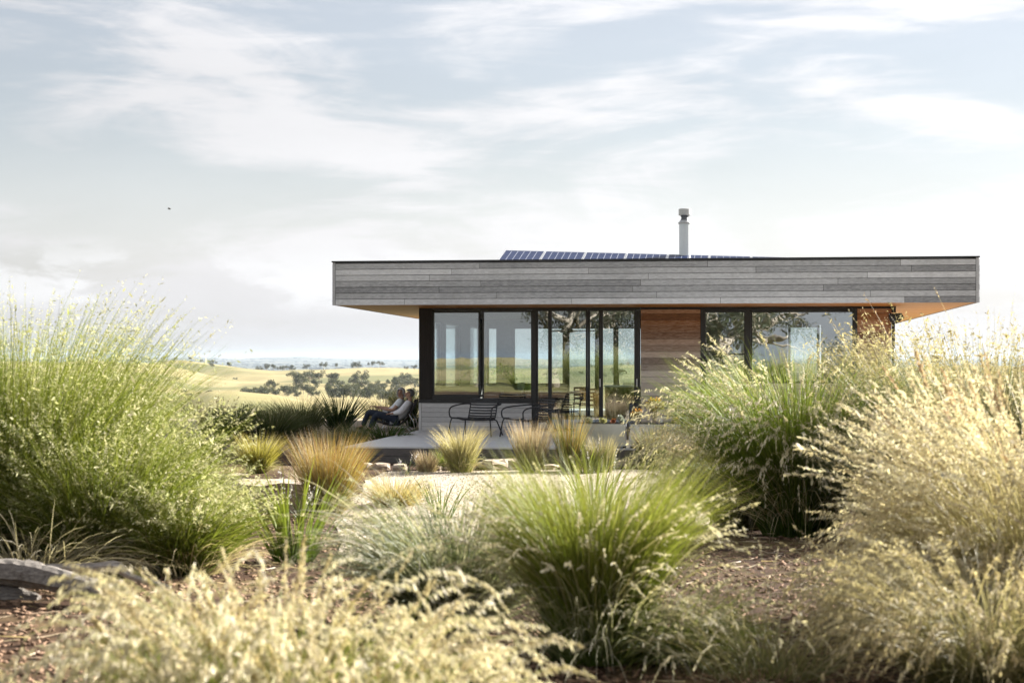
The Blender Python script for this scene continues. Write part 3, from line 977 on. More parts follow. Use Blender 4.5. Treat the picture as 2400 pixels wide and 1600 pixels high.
# ------------------------------------------------------------------ roof things
def flue():
    x = (1605 - 1200) / FPX * 38.5
    t = empty('flue', (x, 38.5, ZT - .12), 0, 'tall round steel flue with a capped top on the roof', 'flue')
    top = EYE + (HOR - 504) / FPX * 38.5 - (ZT - .12)
    r = .128
    MB().lathe([(r, 0), (r, top - .2)], 48).build('pipe', 'flue_steel', t)
    MB().lathe([(r + .018, top - .2), (r + .022, top - .18), (r + .018, top - .165), (r - .005, top - .15), (r - .02, top - .12)], 48).build('collar', 'flue_cap', t)
    MB().lathe([(r - .03, top - .13), (r - .05, top - .06), (r - .03, top - .02), (r - .06, top)], 48).build('neck', 'roof_metal', t)
    MB().lathe([(r - .0, top - .01), (r + .012, top), (r + .012, top + .13), (r - .005, top + .14)], 48).build('cap', 'flue_cap', t)
flue()
def solar():
    W, L, T = .93, 1.62, 15.0
    def one():
        p = empty('solar_panel')
        b = bx('back_sheet', 'solar_back', p, 0, W - .012, 0, L, -.03, 0)
        fr = [(0, W - .012, -.012, .012), (0, W - .012, L - .012, L + .012)]
        for a, b_, c, d in fr:
            bx('frame', 'alloy', p, a, b_, c, d, -.035, .008)
        for x in (0, W - .03):
            bx('frame', 'alloy', p, x, x + .018, .0121, L - .0121, -.035, .008)
        m = MB()
        for i in range(6):
            for j in range(10):
                x0 = .024 + i * .1455; y0 = .03 + j * .157
                m.box(x0, x0 + .132, y0, y0 + .142, .0005, .003)
        o = m.build('cells', 'solar_cell', p); o['kind'] = 'stuff'
        for sx in (.1, W - .1):
            bx('rail', 'alloy', p, sx - .02, sx + .02, .05, L - .05, -.07, -.036)
        return p
    p0 = one()
    # the upper edge runs from one roof point to another; each panel leans back from it towards the viewer
    A = Vector(((1184 - 1200) / FPX * 39.0, 39.0, EYE + (HOR - 587) / FPX * 39.0))
    B = A + Vector((CA * 6.5, -SA * 6.5, -0.22))
    d = (B - A); ln = d.length; d.normalize()
    up = Vector((0, 0, 1))
    back = up.cross(d).normalized()               # horizontal, away from the viewer
    n = int(round(ln / W)) + 1
    lean = (back * math.cos(R(T)) + up * math.sin(R(T))).normalized()
    lean = (lean - d * lean.dot(d)).normalized()
    nrm = d.cross(lean)
    mat = Matrix((d, lean, nrm)).transposed().to_4x4()
    words = ['first', 'second', 'third', 'fourth', 'fifth', 'sixth', 'seventh', 'eighth', 'ninth']
    for i in range(n):
        o = p0 if i == 0 else copy_tree(p0)
        o.matrix_world = Matrix.Translation(A + d * (W * i) - lean * L) @ mat
        tag(o, words[i] + ' blue solar panel along the roof, counted from the open valley side', 'solar panel', 'row of solar panels on the roof')
solar()

# ------------------------------------------------------------------ deck furniture
def lounge_chair():
    c = empty('lounge_chair')
    prof = smoothcurve([(0, -.32, .375), (0, -.26, .35), (0, 0, .315), (0, .2, .32), (0, .28, .38), (0, .36, .55), (0, .43, .74)], 6)
    for s in (-1, 1):
        MB().tube([(s * .29, p.y, p.z) for p in prof], .0140, 8).build('side_rail', 'chair_black', c, True)
        arm = smoothcurve([(s * .29, .385, .63), (s * .37, .36, .635), (s * .43, .2, .625), (s * .45, -.1, .60), (s * .45, -.28, .575), (s * .45, -.37, .52), (s * .445, -.375, .42), (s * .41, -.35, .37), (s * .29, -.27, .355)], 5)
        MB().tube(arm, .0155, 8).build('arm', 'chair_black', c, True)
        MB().tube([(s * .40, -.34, .368), (s * .425, -.37, .30), (s * .46, -.41, 0)], .0145, 8).build('leg', 'chair_black', c, True)
        MB().tube([(s * .28, .16, .33), (s * .34, .22, .30), (s * .41, .38, 0)], .0145, 8).build('leg', 'chair_black', c, True)
    def slat(t):
        i = t * (len(prof) - 1); a = prof[int(i)]; b = prof[min(len(prof) - 1, int(i) + 1)]
        p = a.lerp(b, i - int(i)); d = (b - a).normalized(); nn = Vector((0, -d.z, d.y))
        m = MB(); vs = []; fs = []
        for k in range(7):
            x = -.288 + .576 * k / 6
            sag = -.02 * (1 - (x / .29) ** 2)
            q = p + nn * sag
            for e, f in ((-.015, -.004), (.015, -.004), (.015, .004), (-.015, .004)):
                w = q + d * e + nn * f
                vs.append((x, w.y, w.z))
        for k in range(6):
            for e in range(4):
                e2 = (e + 1) % 4
                fs.append((k * 4 + e, k * 4 + e2, (k + 1) * 4 + e2, (k + 1) * 4 + e))
        fs += [(3, 2, 1, 0), (24, 25, 26, 27)]
        m.add(vs, fs).build('slat', 'chair_black', c)
    for k in range(20):
        slat(.02 + .975 * k / 19)
    return c
lc = lounge_chair()
def deck_xy(px, y):
    return ((px - 1200) / FPX * y, y)
x, y = deck_xy(1118, 34.4)
lc.location = (x, y, 0.0); lc.rotation_euler = (0, 0, R(-20))
tag(lc, 'black slatted lounge chair on the deck facing forward below the corner windows', 'chair', 'black slatted chairs on the deck')
lc2 = copy_tree(lc)
x, y = deck_xy(1240, 33.8)
lc2.location = (x, y, 0.0); lc2.rotation_euler = (0, 0, R(-62))
tag(lc2, 'black slatted lounge chair turned side on in front of the sliding doors', 'chair', 'black slatted chairs on the deck')

def planter(name, label, u, L, H=.42, W=.48):
    t = empty(name, at_house(u, DV0 + .06, 0), -HA, label, 'planter')
    th = .012
    bx('front_panel', 'galv', t, 0, L, 0, th, .03, H)
    bx('back_panel', 'galv', t, 0, L, W - th, W, .03, H)
    bx('side_panel', 'galv', t, 0, th, th, W - th, .03, H)
    bx('side_panel', 'galv', t, L - th, L, th, W - th, .03, H)
    bx('rim', 'black_metal', t, -.006, L + .006, -.006, .03, H, H + .012)
    bx('rim', 'black_metal', t, -.006, L + .006, W - .03, W + .006, H, H + .012)
    bx('soil', 'soil', t, th, L - th, th, W - th, .1, H - .03)
    for sx in (.0, L - .05):
        bx('foot', 'gap', t, sx, sx + .05, .02, W - .02, .001, .03)
    return t
up1 = fu(1350, DV0 + .06); up1b = fu(1466, DV0 + .06)
up2 = fu(1477, DV0 + .06); up2b = fu(1604, DV0 + .06)
planter('trough_planter', 'grey metal trough planter on the deck edge with low succulents', up1, up1b - up1)
planter('trough_planter', 'grey metal trough planter on the deck edge with the tall orange flowered shrub', up2, up2b - up2)
pp = empty('steel_post', at_house(fu(1471.5, DV0 + .1), DV0 + .1, 0), -HA, 'short bright steel post in the gap between the two trough planters', 'post')
bx('post', 'alloy', pp, -.03, .03, -.02, .03, .001, .14)
bx('stem', 'black_metal', pp, -.016, .016, -.012, .02, .141, .44)
def bench():
    u = fu(1548, -3.0); u1 = fu(1640, -3.0)
    t = empty('bench', at_house(u, -3.0, 0), -HA, 'low slatted bench with a white metal edge below the boarded wall', 'bench')
    L = u1 - u; H = .43
    for k in range(6):
        plank('slat', 'deck_edge', t, .02, L - .02, .03 + k * .075, .095 + k * .075, H - .02, H)
    bx('edge', 'white_plastic', t, 0, L, 0, .018, H - .035, H - .002)
    for a in (0, L - .02):
        bx('leg', 'white_plastic', t, a, a + .018, .0005, .02, .001, H - .036)
        bx('leg', 'white_plastic', t, a, a + .018, .44, .46, .001, H - .036)
bench()

# ------------------------------------------------------------------ seated people and their chairs
def skin(name, joints, edges, mat, parent, root, sub=2):
    names = list(joints)
    me = bpy.data.meshes.new(name)
    me.from_pydata([joints[n][0] for n in names], [(names.index(a), names.index(b)) for a, b in edges], [])
    me.materials.append(M[mat])
    o = bpy.data.objects.new(name, me)
    link(o, parent)
    m = o.modifiers.new('Skin', 'SKIN')
    m.use_smooth_shade = True
    sv = me.skin_vertices[0].data
    for i, n in enumerate(names):
        r = joints[n][1]
        sv[i].radius = r if isinstance(r, tuple) else (r, r)
        sv[i].use_root = (n == root)
    s = o.modifiers.new('Sub', 'SUBSURF')
    s.levels = s.render_levels = sub
    m.branch_smoothing = 0.6
    return o
def chain(*n):
    return list(zip(n[:-1], n[1:]))
def person(loc, rz, label, head_turn, shirt, hair, long_hair, arms, sleeves):
    t = empty('person', loc, rz, label, 'person')
    J = {'pelvis': ((0, 0, .28), .12), 'waist': ((-.11, 0, .40), .115), 'chest': ((-.24, 0, .56), (.12, .15)), 'neckbase': ((-.295, 0, .68), .07), 'neck': ((-.29, 0, .735), .056)}
    E = chain('pelvis', 'waist', 'chest', 'neckbase', 'neck')
    hc = Vector((-.27, 0, .825))
    rot = Matrix.Rotation(head_turn, 3, 'Z')
    def H(x, y, z):
        return tuple(hc + rot @ Vector((x, y, z)))
    J['skull'] = (H(-.01, 0, .02), (.078, .092)); J['crown'] = (H(-.01, 0, .085), (.055, .065)); J['jaw'] = (H(.03, 0, -.055), .060); J['chin'] = (H(.062, 0, -.085), .034)
    J['nose'] = (H(.108, 0, -.008), .013)
    E += chain('neck', 'skull', 'crown') + [('skull', 'jaw'), ('jaw', 'chin'), ('skull', 'nose')]
    for s, nm in ((1, 'L'), (-1, 'R')):
        a = arms[nm]
        J['sh' + nm] = ((-.275, s * .165, .635), .058); J['el' + nm] = (a[0], .042); J['wr' + nm] = (a[1], .028)
        w = Vector(a[1]); d = (w - Vector(a[0])).normalized(); side = Vector((-d.y, d.x, 0)).normalized() * s
        palm = w + d * .055
        J['pa' + nm] = (tuple(palm), (.03, .018))
        E += [('chest', 'sh' + nm)] + chain('sh' + nm, 'el' + nm, 'wr' + nm, 'pa' + nm)
        for k, (off, ln) in enumerate(((.028, .065), (.010, .078), (-.010, .074), (-.028, .058))):
            f1 = palm + d * .035 + side * off
            f2 = f1 + d * ln * .55 + Vector((0, 0, -.012)); f3 = f2 + d * ln * .4 + Vector((0, 0, -.03))
            for q, p in enumerate((f1, f2, f3)):
                J['f%s%d%d' % (nm, k, q)] = (tuple(p), .0085)
            E += chain('pa' + nm, *['f%s%d%d' % (nm, k, q) for q in range(3)])
        th1 = w + d * .03 + side * .035; th2 = th1 + d * .035 + side * .018 + Vector((0, 0, -.01))
        J['t1' + nm] = (tuple(th1), .01); J['t2' + nm] = (tuple(th2), .009)
        E += chain('wr' + nm, 't1' + nm, 't2' + nm)
        J['hip' + nm] = ((.05, s * .095, .27), .085); J['kn' + nm] = ((.47, s * .10, .39 - .01 * s), .055)
        J['an' + nm] = ((.60, s * .11, .06), .036); J['he' + nm] = ((.58, s * .11, .025), .03); J['toe' + nm] = ((.76, s * .125, .022), .028)
        E += [('pelvis', 'hip' + nm)] + chain('hip' + nm, 'kn' + nm, 'an' + nm, 'toe' + nm) + [('an' + nm, 'he' + nm)]
    skin('body', J, E, 'skin', t, 'pelvis', 2)
    # shirt
    S = {k: (J[k][0], tuple(x + .026 for x in J[k][1]) if isinstance(J[k][1], tuple) else J[k][1] + .026) for k in ('pelvis', 'waist', 'chest', 'neckbase')}
    S['hem'] = ((.07, 0, .28), .125)
    SE = chain('hem', 'pelvis', 'waist', 'chest', 'neckbase')
    for nm in 'LR':
        S['sh' + nm] = (J['sh' + nm][0], .08)
        e = Vector(J['el' + nm][0]); s0 = Vector(J['sh' + nm][0]); w = Vector(J['wr' + nm][0])
        if sleeves == 'long':
            S['el' + nm] = (tuple(e), .056); S['cuff' + nm] = (tuple(e.lerp(w, .82)), .043)
            SE += [('chest', 'sh' + nm)] + chain('sh' + nm, 'el' + nm, 'cuff' + nm)
        else:
            S['cuff' + nm] = (tuple(s0.lerp(e, .62)), .064)
            SE += [('chest', 'sh' + nm), ('sh' + nm, 'cuff' + nm)]
    skin('shirt', S, SE, shirt, t, 'pelvis', 2)
    T = {'pelvis': ((-.01, 0, .275), .128)}
    TE = []
    for nm in 'LR':
        for k, g in (('hip', .012), ('kn', .016), ('an', .024)):
            T[k + nm] = (J[k + nm][0], J[k + nm][1] + g)
        TE += [('pelvis', 'hip' + nm)] + chain('hip' + nm, 'kn' + nm, 'an' + nm)
    skin('trousers', T, TE, 'denim', t, 'pelvis', 2)
    for nm in 'LR':
        a = Vector(J['he' + nm][0]); b = Vector(J['toe' + nm][0])
        skin('shoe', {'h': (tuple(a), (.042, .036)), 'm': (tuple(a.lerp(b, .5) + Vector((0, 0, .006))), (.044, .036)), 'e': (tuple(b), (.04, .026))}, [('h', 'm'), ('m', 'e')], 'shoe', t, 'h', 1)
    # hair: a shell over the skull, open at the face
    bm = bmesh.new()
    bmesh.ops.create_uvsphere(bm, u_segments=22, v_segments=16, radius=1.0)
    for vtx in list(bm.verts):
        c = vtx.co
        low = -.95 if long_hair else -.62
        face = c.x > (.28 if long_hair else .18) and c.z < (.42 if long_hair else .46) and abs(c.y) < (.72 if long_hair else 1.1)
        if c.z < low or face:
            bm.verts.remove(vtx)
    for vtx in bm.verts:
        c = vtx.co
        k = 1.0
        zz = c.z * .108 + .020
        if long_hair and c.z < 0:
            zz = c.z * .15 + .028; k = 1.0 + .25 * (-c.z) + (1 - math.sqrt(max(0, 1 - c.z * c.z))) * 1.2
        j = 1 + random.uniform(-.03, .03)
        p = hc + rot @ Vector(((c.x * .108 * k - .012) * j, c.y * .094 * k * j, zz))
        vtx.co = p
    me = bpy.data.meshes.new('hair'); bm.to_mesh(me); bm.free()
    me.polygons.foreach_set('use_smooth', [True] * len(me.polygons))
    me.materials.append(M[hair])
    o = bpy.data.objects.new('hair', me); link(o, t)
    sm = o.modifiers.new('Solid', 'SOLIDIFY'); sm.thickness = .014; sm.offset = -1
    for s in (-1, 1):
        m = MB().lathe([(.001, -.009), (.008, -.005), (.010, 0), (.008, .005), (.001, .009)], 10)
        m.build('eye', 'eye_dark', t, True, loc=H(.079, s * .033, .012))
        e = MB().lathe([(.004, -.03), (.014, -.02), (.016, .01), (.008, .028)], 8)
        e.build('ear', 'skin', t, True, loc=H(-.005, s * .088, .0))
    MB().tube([H(.082, -.022, -.048), H(.092, 0, -.05), H(.082, .022, -.048)], .006, 6).build('mouth', 'lip', t, True)
    return t
def sling_chair(loc, rz, label):
    t = empty('sling_chair', loc, rz, label, 'chair', 'sling chairs beside the house')
    prof = smoothcurve([(.30, 0, .185), (.05, 0, .135), (-.12, 0, .19), (-.3, 0, .42), (-.44, 0, .72)], 5)
    m = MB(); vs = []; fs = []
    for i, p in enumerate(prof):
        a = prof[max(0, i - 1)]; b = prof[min(len(prof) - 1, i + 1)]
        d = (b - a).normalized(); nn = Vector((-d.z, 0, d.x)) * .008
        vs += [(p.x + nn.x, -.25, p.z + nn.z), (p.x + nn.x, .25, p.z + nn.z), (p.x - nn.x, .25, p.z - nn.z), (p.x - nn.x, -.25, p.z - nn.z)]
    for i in range(len(prof) - 1):
        for e in range(4):
            fs.append((i * 4 + e, i * 4 + (e + 1) % 4, i * 4 + 4 + (e + 1) % 4, i * 4 + 4 + e))
    fs += [(3, 2, 1, 0), tuple(range(len(prof) * 4 - 4, len(prof) * 4))]
    m.add(vs, fs).build('sling', 'sling', t)
    for s in (-1, 1):
        y = s * .265
        MB().tube([(p.x, y, p.z) for p in prof], .012, 7).build('side_rail', 'sling', t, True)
        MB().tube(smoothcurve([(.24, y, .17), (.0, y, .12), (-.22, y, .10), (-.34, y, .0)], 4), .010, 7).build('leg', 'alloy', t, True)
        MB().tube([(-.30, y, .40), (-.40, y, .22), (-.44, y, 0)], .010, 7).build('leg', 'alloy', t, True)
        MB().tube([(.24, y, .17), (.30, y, .09), (.28, y, 0)], .010, 7).build('leg', 'alloy', t, True)
    return t
PY = 38.2
mx = (931 - 1200) / FPX * PY
fm = R(180 - 4)
zm = gz(mx, PY)
sling_chair((mx, PY, zm), fm, 'dark sling chair with thin steel legs holding the man in the white shirt')
person((mx, PY, zm + .005), fm, 'grey haired person in a long sleeved white shirt and jeans reclining beside the house', R(14), 'shirt_white', 'hair_grey', False,
       {'L': ((-.10, .25, .42), (.10, .17, .40)), 'R': ((-.10, -.25, .42), (.10, -.15, .40))}, 'long')
wxp, wyp = mx - .24, PY + .82
zw = gz(wxp, wyp)
sling_chair((wxp, wyp, zw), fm + R(6), 'dark sling chair with thin steel legs holding the woman in the short sleeved top')
person((wxp, wyp, zw + .005), fm + R(6), 'silver haired person in a short sleeved white top turning towards the camera', R(62), 'shirt_pale', 'hair_silver', True,
       {'L': ((-.10, .24, .43), (.14, .14, .46)), 'R': ((-.02, -.25, .45), (.30, -.22, .50))}, 'short')

# ------------------------------------------------------------------ grasses and other plants
def lerp(a, b, t):
    return a + (b - a) * t
def pick(pal, n, g):
    """n colours drawn between the colours of a palette"""
    pal = np.array(pal, float)
    i = g.integers(0, len(pal), n); j = g.integers(0, len(pal), n)
    t = g.random((n, 1))
    return pal[i] * t + pal[j] * (1 - t)
def paths(g, n, rb, spread, bend, L, K, power=1.6, inner=0.0, wind=(0, 0), Lvar=0.3, jit=0.12, lean=(0.0, 0.0)):
    """curved stalks growing from a tuft: returns points, tangents and lengths"""
    rad = rb * np.sqrt(g.random(n)); az0 = g.uniform(0, 2 * math.pi, n)
    base = np.stack([rad * np.cos(az0), rad * np.sin(az0), np.zeros(n)], 1)
    az = az0 + g.normal(0, 0.5, n)
    th0 = inner + spread * np.sqrt(g.random(n)) * (0.35 + 0.65 * rad / max(rb, 1e-6)) + np.abs(g.normal(0, 0.05, n))
    bn = bend * g.uniform(0.45, 1.35, n)
    ln = L * (1 + g.uniform(-Lvar, Lvar * 0.6, n))
    t = np.arange(1, K + 1) / K
    th = th0[:, None] + bn[:, None] * t[None] ** power
    th = np.minimum(th, 2.75)
    wob = g.normal(0, jit, (n, 1)) * t[None]
    azt = az[:, None] + wob
    dirs = np.stack([np.sin(th) * np.cos(azt), np.sin(th) * np.sin(azt), np.cos(th)], -1)
    dirs[..., 0] += wind[0] * t[None] + lean[0]; dirs[..., 1] += wind[1] * t[None] + lean[1]
    dirs /= np.linalg.norm(dirs, axis=-1, keepdims=True)
    steps = dirs * (ln / K)[:, None, None]
    P = np.concatenate([base[:, None, :], base[:, None, :] + np.cumsum(steps, 1)], 1)
    P[..., 2] = np.maximum(P[..., 2], 0.01)
    D = np.concatenate([dirs[:, :1], dirs], 1)
    return P, D, ln
def ribbon(g, P, D, w, taper, c0, c1, gamma=1.0):
    n, k, _ = P.shape
    t = np.linspace(0, 1, k)
    up = np.array([0, 0, 1.0])
    side = np.cross(D, up); side += 1e-5
    side /= np.linalg.norm(side, axis=-1, keepdims=True)
    nor = np.cross(side, D)
    tw = g.uniform(-1.3, 1.3, n)[:, None, None]
    wd = side * np.cos(tw) + nor * np.sin(tw)
    prof = (1 - t ** taper) * 0.96 + 0.04
    hw = (w[:, None] * prof[None])[..., None] * 0.5
    A = P - wd * hw; B = P + wd * hw
    V = np.stack([A, B], 2).reshape(n * k * 2, 3)
    i = (np.arange(n) * k * 2)[:, None] + (np.arange(k - 1) * 2)[None]
    F = np.stack([i, i + 1, i + 3, i + 2], -1).reshape(-1, 4)
    C = c0[:, None, :] + (c1 - c0)[:, None, :] * (t ** gamma)[None, :, None]
    C = np.repeat(C[:, :, None, :], 2, 2).reshape(-1, 3)
    return V, F, C
def heads(g, P, D, ln, m, part, ls, ws, spread, droop, cols, branch=0.0):
    """small spikelets along the end of each stalk"""
    n, k, _ = P.shape
    u = g.random((n, m))
    t = (1 - part) + part * u
    idx = t * (k - 1); i0 = np.clip(idx.astype(int), 0, k - 2); fr = (idx - i0)[..., None]
    r = np.arange(n)[:, None]
    pos = P[r, i0] * (1 - fr) + P[r, i0 + 1] * fr
    tan = D[r, i0 + 1]
    off = g.normal(0, 1, (n, m, 3)); off[..., 2] -= droop
    off /= np.linalg.norm(off, axis=-1, keepdims=True)
    amp = spread * (0.25 + 0.75 * (1 - u)) * g.random((n, m))
    pos = pos + off * amp[..., None]
    ax = tan * 0.8 + off * 0.7; ax[..., 2] -= droop * 0.6
    ax /= np.linalg.norm(ax, axis=-1, keepdims=True)
    q = np.cross(ax, g.normal(0, 1, ax.shape)); q /= np.linalg.norm(q, axis=-1, keepdims=True) + 1e-9
    sz = np.exp(g.normal(0, .38, (n, m, 1))) * g.uniform(.7, 1.2, (n, 1, 1))
    L = ls * sz * g.uniform(.8, 1.3, (n, m, 1)); W = ws * sz
    V = np.stack([pos - ax * L * .5, pos + q * W * .5, pos + ax * L * .5, pos - q * W * .5], 2).reshape(-1, 3)
    N = n * m
    F = (np.arange(N) * 4)[:, None] + np.arange(4)[None]
    c = pick(cols, n, g)[:, None, :] * g.uniform(.8, 1.2, (n, m, 1))
    C = np.repeat(c[:, :, None, :], 4, 2).reshape(-1, 3)
    return V, F, np.clip(C, 0, .8)

STRAW = [(0.50, 0.42, 0.26), (0.58, 0.50, 0.34), (0.44, 0.36, 0.21)]
CREAM = [(0.62, 0.57, 0.44), (0.56, 0.50, 0.36), (0.52, 0.47, 0.32), (0.66, 0.61, 0.50)]
BLOND = [(0.68, 0.62, 0.50), (0.60, 0.53, 0.40), (0.54, 0.47, 0.34), (0.72, 0.67, 0.56)]
FLUFF = [(0.52, 0.50, 0.31), (0.45, 0.45, 0.25), (0.60, 0.56, 0.40), (0.36, 0.39, 0.17)]
GREEN = [(0.055, 0.10, 0.014), (0.085, 0.135, 0.02), (0.04, 0.075, 0.012), (0.12, 0.155, 0.03)]
LIME = [(0.19, 0.225, 0.035), (0.26, 0.27, 0.055), (0.15, 0.19, 0.03)]
OLIVE = [(0.11, 0.13, 0.045), (0.16, 0.165, 0.06), (0.075, 0.10, 0.03)]
BLUEG = [(0.13, 0.155, 0.10), (0.18, 0.195, 0.13), (0.09, 0.12, 0.07)]
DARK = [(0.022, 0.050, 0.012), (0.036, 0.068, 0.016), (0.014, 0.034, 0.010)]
ORANGE = [(0.42, 0.21, 0.045), (0.50, 0.29, 0.07), (0.30, 0.14, 0.035)]
PINKS = [(0.50, 0.38, 0.28), (0.44, 0.31, 0.22), (0.56, 0.47, 0.37)]
YELLOW = [(0.40, 0.33, 0.08), (0.48, 0.41, 0.13), (0.33, 0.28, 0.07)]
DEADG = [(0.30, 0.25, 0.15), (0.41, 0.35, 0.22)]

def tussock(name, label, cat, loc, seed, blades, stems=None, group=None):
    """a clump: leaf blades and, where it flowers, stalks carrying seed heads"""
    g = np.random.default_rng(seed)
    t = empty(name, loc, 0, label, cat, group)
    q = float(np.interp(loc[1], [5, 9, 13, 18, 28, 40], [1.25, 1.5, 1.7, 1.9, 2.4, 2.6]))   # tufts of leaves stand for single hairs farther off
    blades = [dict(b, n=int(b['n'] / q ** .9), w=b['w'] * q * (.8 if loc[1] > 19 else 1)) for b in blades]
    stems = [dict(b, m=int(b['m'] / q ** .25), ls=b.get('ls', .016) * q ** .7, ws=b.get('ws', .005) * q ** .55, head=b.get('head', .05) * .8, w=b.get('w', .0025) * q) for b in stems or []]
    VV, FF, CC = [], [], []
    nv = 0
    for b in blades:
        P, D, ln = paths(g, b['n'], b['rb'], b.get('spread', .6), b.get('bend', .8), b['L'], b.get('K', 5), b.get('power', 1.6), b.get('inner', 0), b.get('wind', (0, 0)), b.get('Lvar', .35), b.get('jit', .12), b.get('lean', (0, 0)))
        if 'off' in b:
            P = P + np.array([b['off'][0], b['off'][1], 0.0])
        w = b['w'] * g.uniform(.7, 1.3, b['n'])
        V, F, C = ribbon(g, P, D, w, b.get('taper', 2.0), pick(b['c0'], b['n'], g), pick(b['c1'], b['n'], g), b.get('gamma', 1.0))
        VV.append(V); FF.append(F + nv); CC.append(C); nv += len(V)
    HV, HF, HCc = [], [], []
    nh = 0
    for s in stems or []:
        P, D, ln = paths(g, s['n'], s['rb'], s.get('spread', .5), s.get('bend', .8), s['L'], s.get('K', 7), s.get('power', 2.2), s.get('inner', 0), s.get('wind', (0, 0)), s.get('Lvar', .25), s.get('jit', .12), s.get('lean', (0, 0)))
        if 'off' in s:
            P = P + np.array([s['off'][0], s['off'][1], 0.0])
        V, F, C = ribbon(g, P, D, np.full(s['n'], s.get('w', .0025)), 6, pick(s.get('c0', OLIVE), s['n'], g), pick(s.get('c1', STRAW), s['n'], g))
        VV.append(V); FF.append(F + nv); CC.append(C); nv += len(V)
        V, F, C = heads(g, P, D, ln, s['m'], s.get('part', .28), s.get('ls', .016), s.get('ws', .005), s.get('head', .05), s.get('droop', .5), s.get('cols', CREAM))
        HV.append(V); HF.append(F + nh); HCc.append(C); nh += len(V)
    o = colour_mesh('blades', np.vstack(VV), np.vstack(FF), np.vstack(CC), 'blade', t)
    o['kind'] = 'stuff'
    if HV:
        o = colour_mesh('seed_heads', np.vstack(HV), np.vstack(HF), np.vstack(HCc), 'seed', t)
        o['kind'] = 'stuff'
    return t
def at(px, py, dz=0.0):
    x, y = spot(px, py)
    return (x, y, gz(x, y) + dz)
def atd(px, y, dz=0.0):
    x = (px - 1200) / FPX * y
    return (x, y, gz(x, y) + dz)

def litter():
    """dead stalks and leaves fallen on the beds and drifting over the gravel edge"""
    g = np.random.default_rng(88)
    n = 2600
    y = 7.2 + 15.5 * g.random(n) ** 1.5
    x = g.uniform(-.31, .31, n) * y
    P, D, ln = paths(g, n, 1.0, .2, .25, .17, 4, 1.0, 1.35, (0, 0), .6, .3)
    P = P - P[:, :1]
    P[..., 2] = np.abs(P[..., 2]) * .25 + g.uniform(.004, .03, (n, 1))
    P = P + np.stack([x, y, ground_near(x, y) + .008], 1)[:, None]
    V, F, C = ribbon(g, P, D, g.uniform(.003, .009, n), 2.5, pick(DEADG + PINKS, n, g), pick(STRAW + DEADG, n, g))
    o = colour_mesh('leaf_litter', V, F, C, 'blade', None)
    tag(o, 'dry stalks and dead leaves fallen over the bark beds', 'litter', kind='stuff')
litter()
# -- the tall feathery clump on the viewer's left, with its smaller neighbours
tussock('feather_grass', 'huge feathery pale green grass clump rising above the horizon behind the driftwood', 'grass', atd(20, 12.9), 11,
        [dict(n=8800, rb=.52, spread=.46, bend=.55, L=1.8, w=.0042, c0=GREEN, c1=LIME, K=5),
         dict(n=1200, rb=.5, spread=.9, bend=1.3, L=1.0, w=.004, c0=DEADG, c1=STRAW, K=5)],
        [dict(n=1500, rb=.5, spread=.46, bend=.45, L=1.9, m=44, part=.42, ls=.014, ws=.0047, head=.10, droop=.3, c0=GREEN, c1=LIME, cols=FLUFF, Lvar=.42),
         dict(n=1000, rb=.5, spread=.62, bend=.75, L=1.35, m=40, part=.4, ls=.014, ws=.0047, head=.09, droop=.3, c0=GREEN, c1=LIME, cols=FLUFF, Lvar=.5)])
tussock('feather_grass', 'rounded pale green grass clump filling the space below the tallest feathery one', 'grass', atd(235, 12.5), 12,
        [dict(n=5200, rb=.34, spread=.6, bend=.7, L=1.15, w=.0042, c0=GREEN, c1=LIME, K=6),
         dict(n=700, rb=.35, spread=1.0, bend=1.2, L=.85, w=.0035, c0=DEADG, c1=STRAW)],
        [dict(n=900, rb=.34, spread=.6, bend=.7, L=1.3, m=44, part=.42, ls=.014, ws=.0047, head=.09, droop=.3, c0=GREEN, c1=LIME, cols=FLUFF, Lvar=.45)])
tussock('feather_grass', 'fresh green arching grass clump at the path side of the huge feathery one', 'grass', atd(420, 12.3), 13,
        [dict(n=3600, rb=.22, spread=.7, bend=.95, L=.68, w=.004, c0=GREEN, c1=LIME, K=6),
         dict(n=600, rb=.3, spread=1.0, bend=1.2, L=.6, w=.0035, c0=DEADG, c1=STRAW)],
        [dict(n=480, rb=.2, spread=.6, bend=.9, L=.86, m=36, part=.4, ls=.014, ws=.0046, head=.07, droop=.5, c0=GREEN, c1=LIME, cols=FLUFF)])
tussock('dry_grass', 'flattened straw coloured grass lying over the driftwood log', 'grass', atd(60, 11.8), 14,
        [dict(n=800, rb=.4, spread=1.15, bend=.9, L=.75, w=.0035, c0=DEADG, c1=CREAM, K=6, inner=.3)])
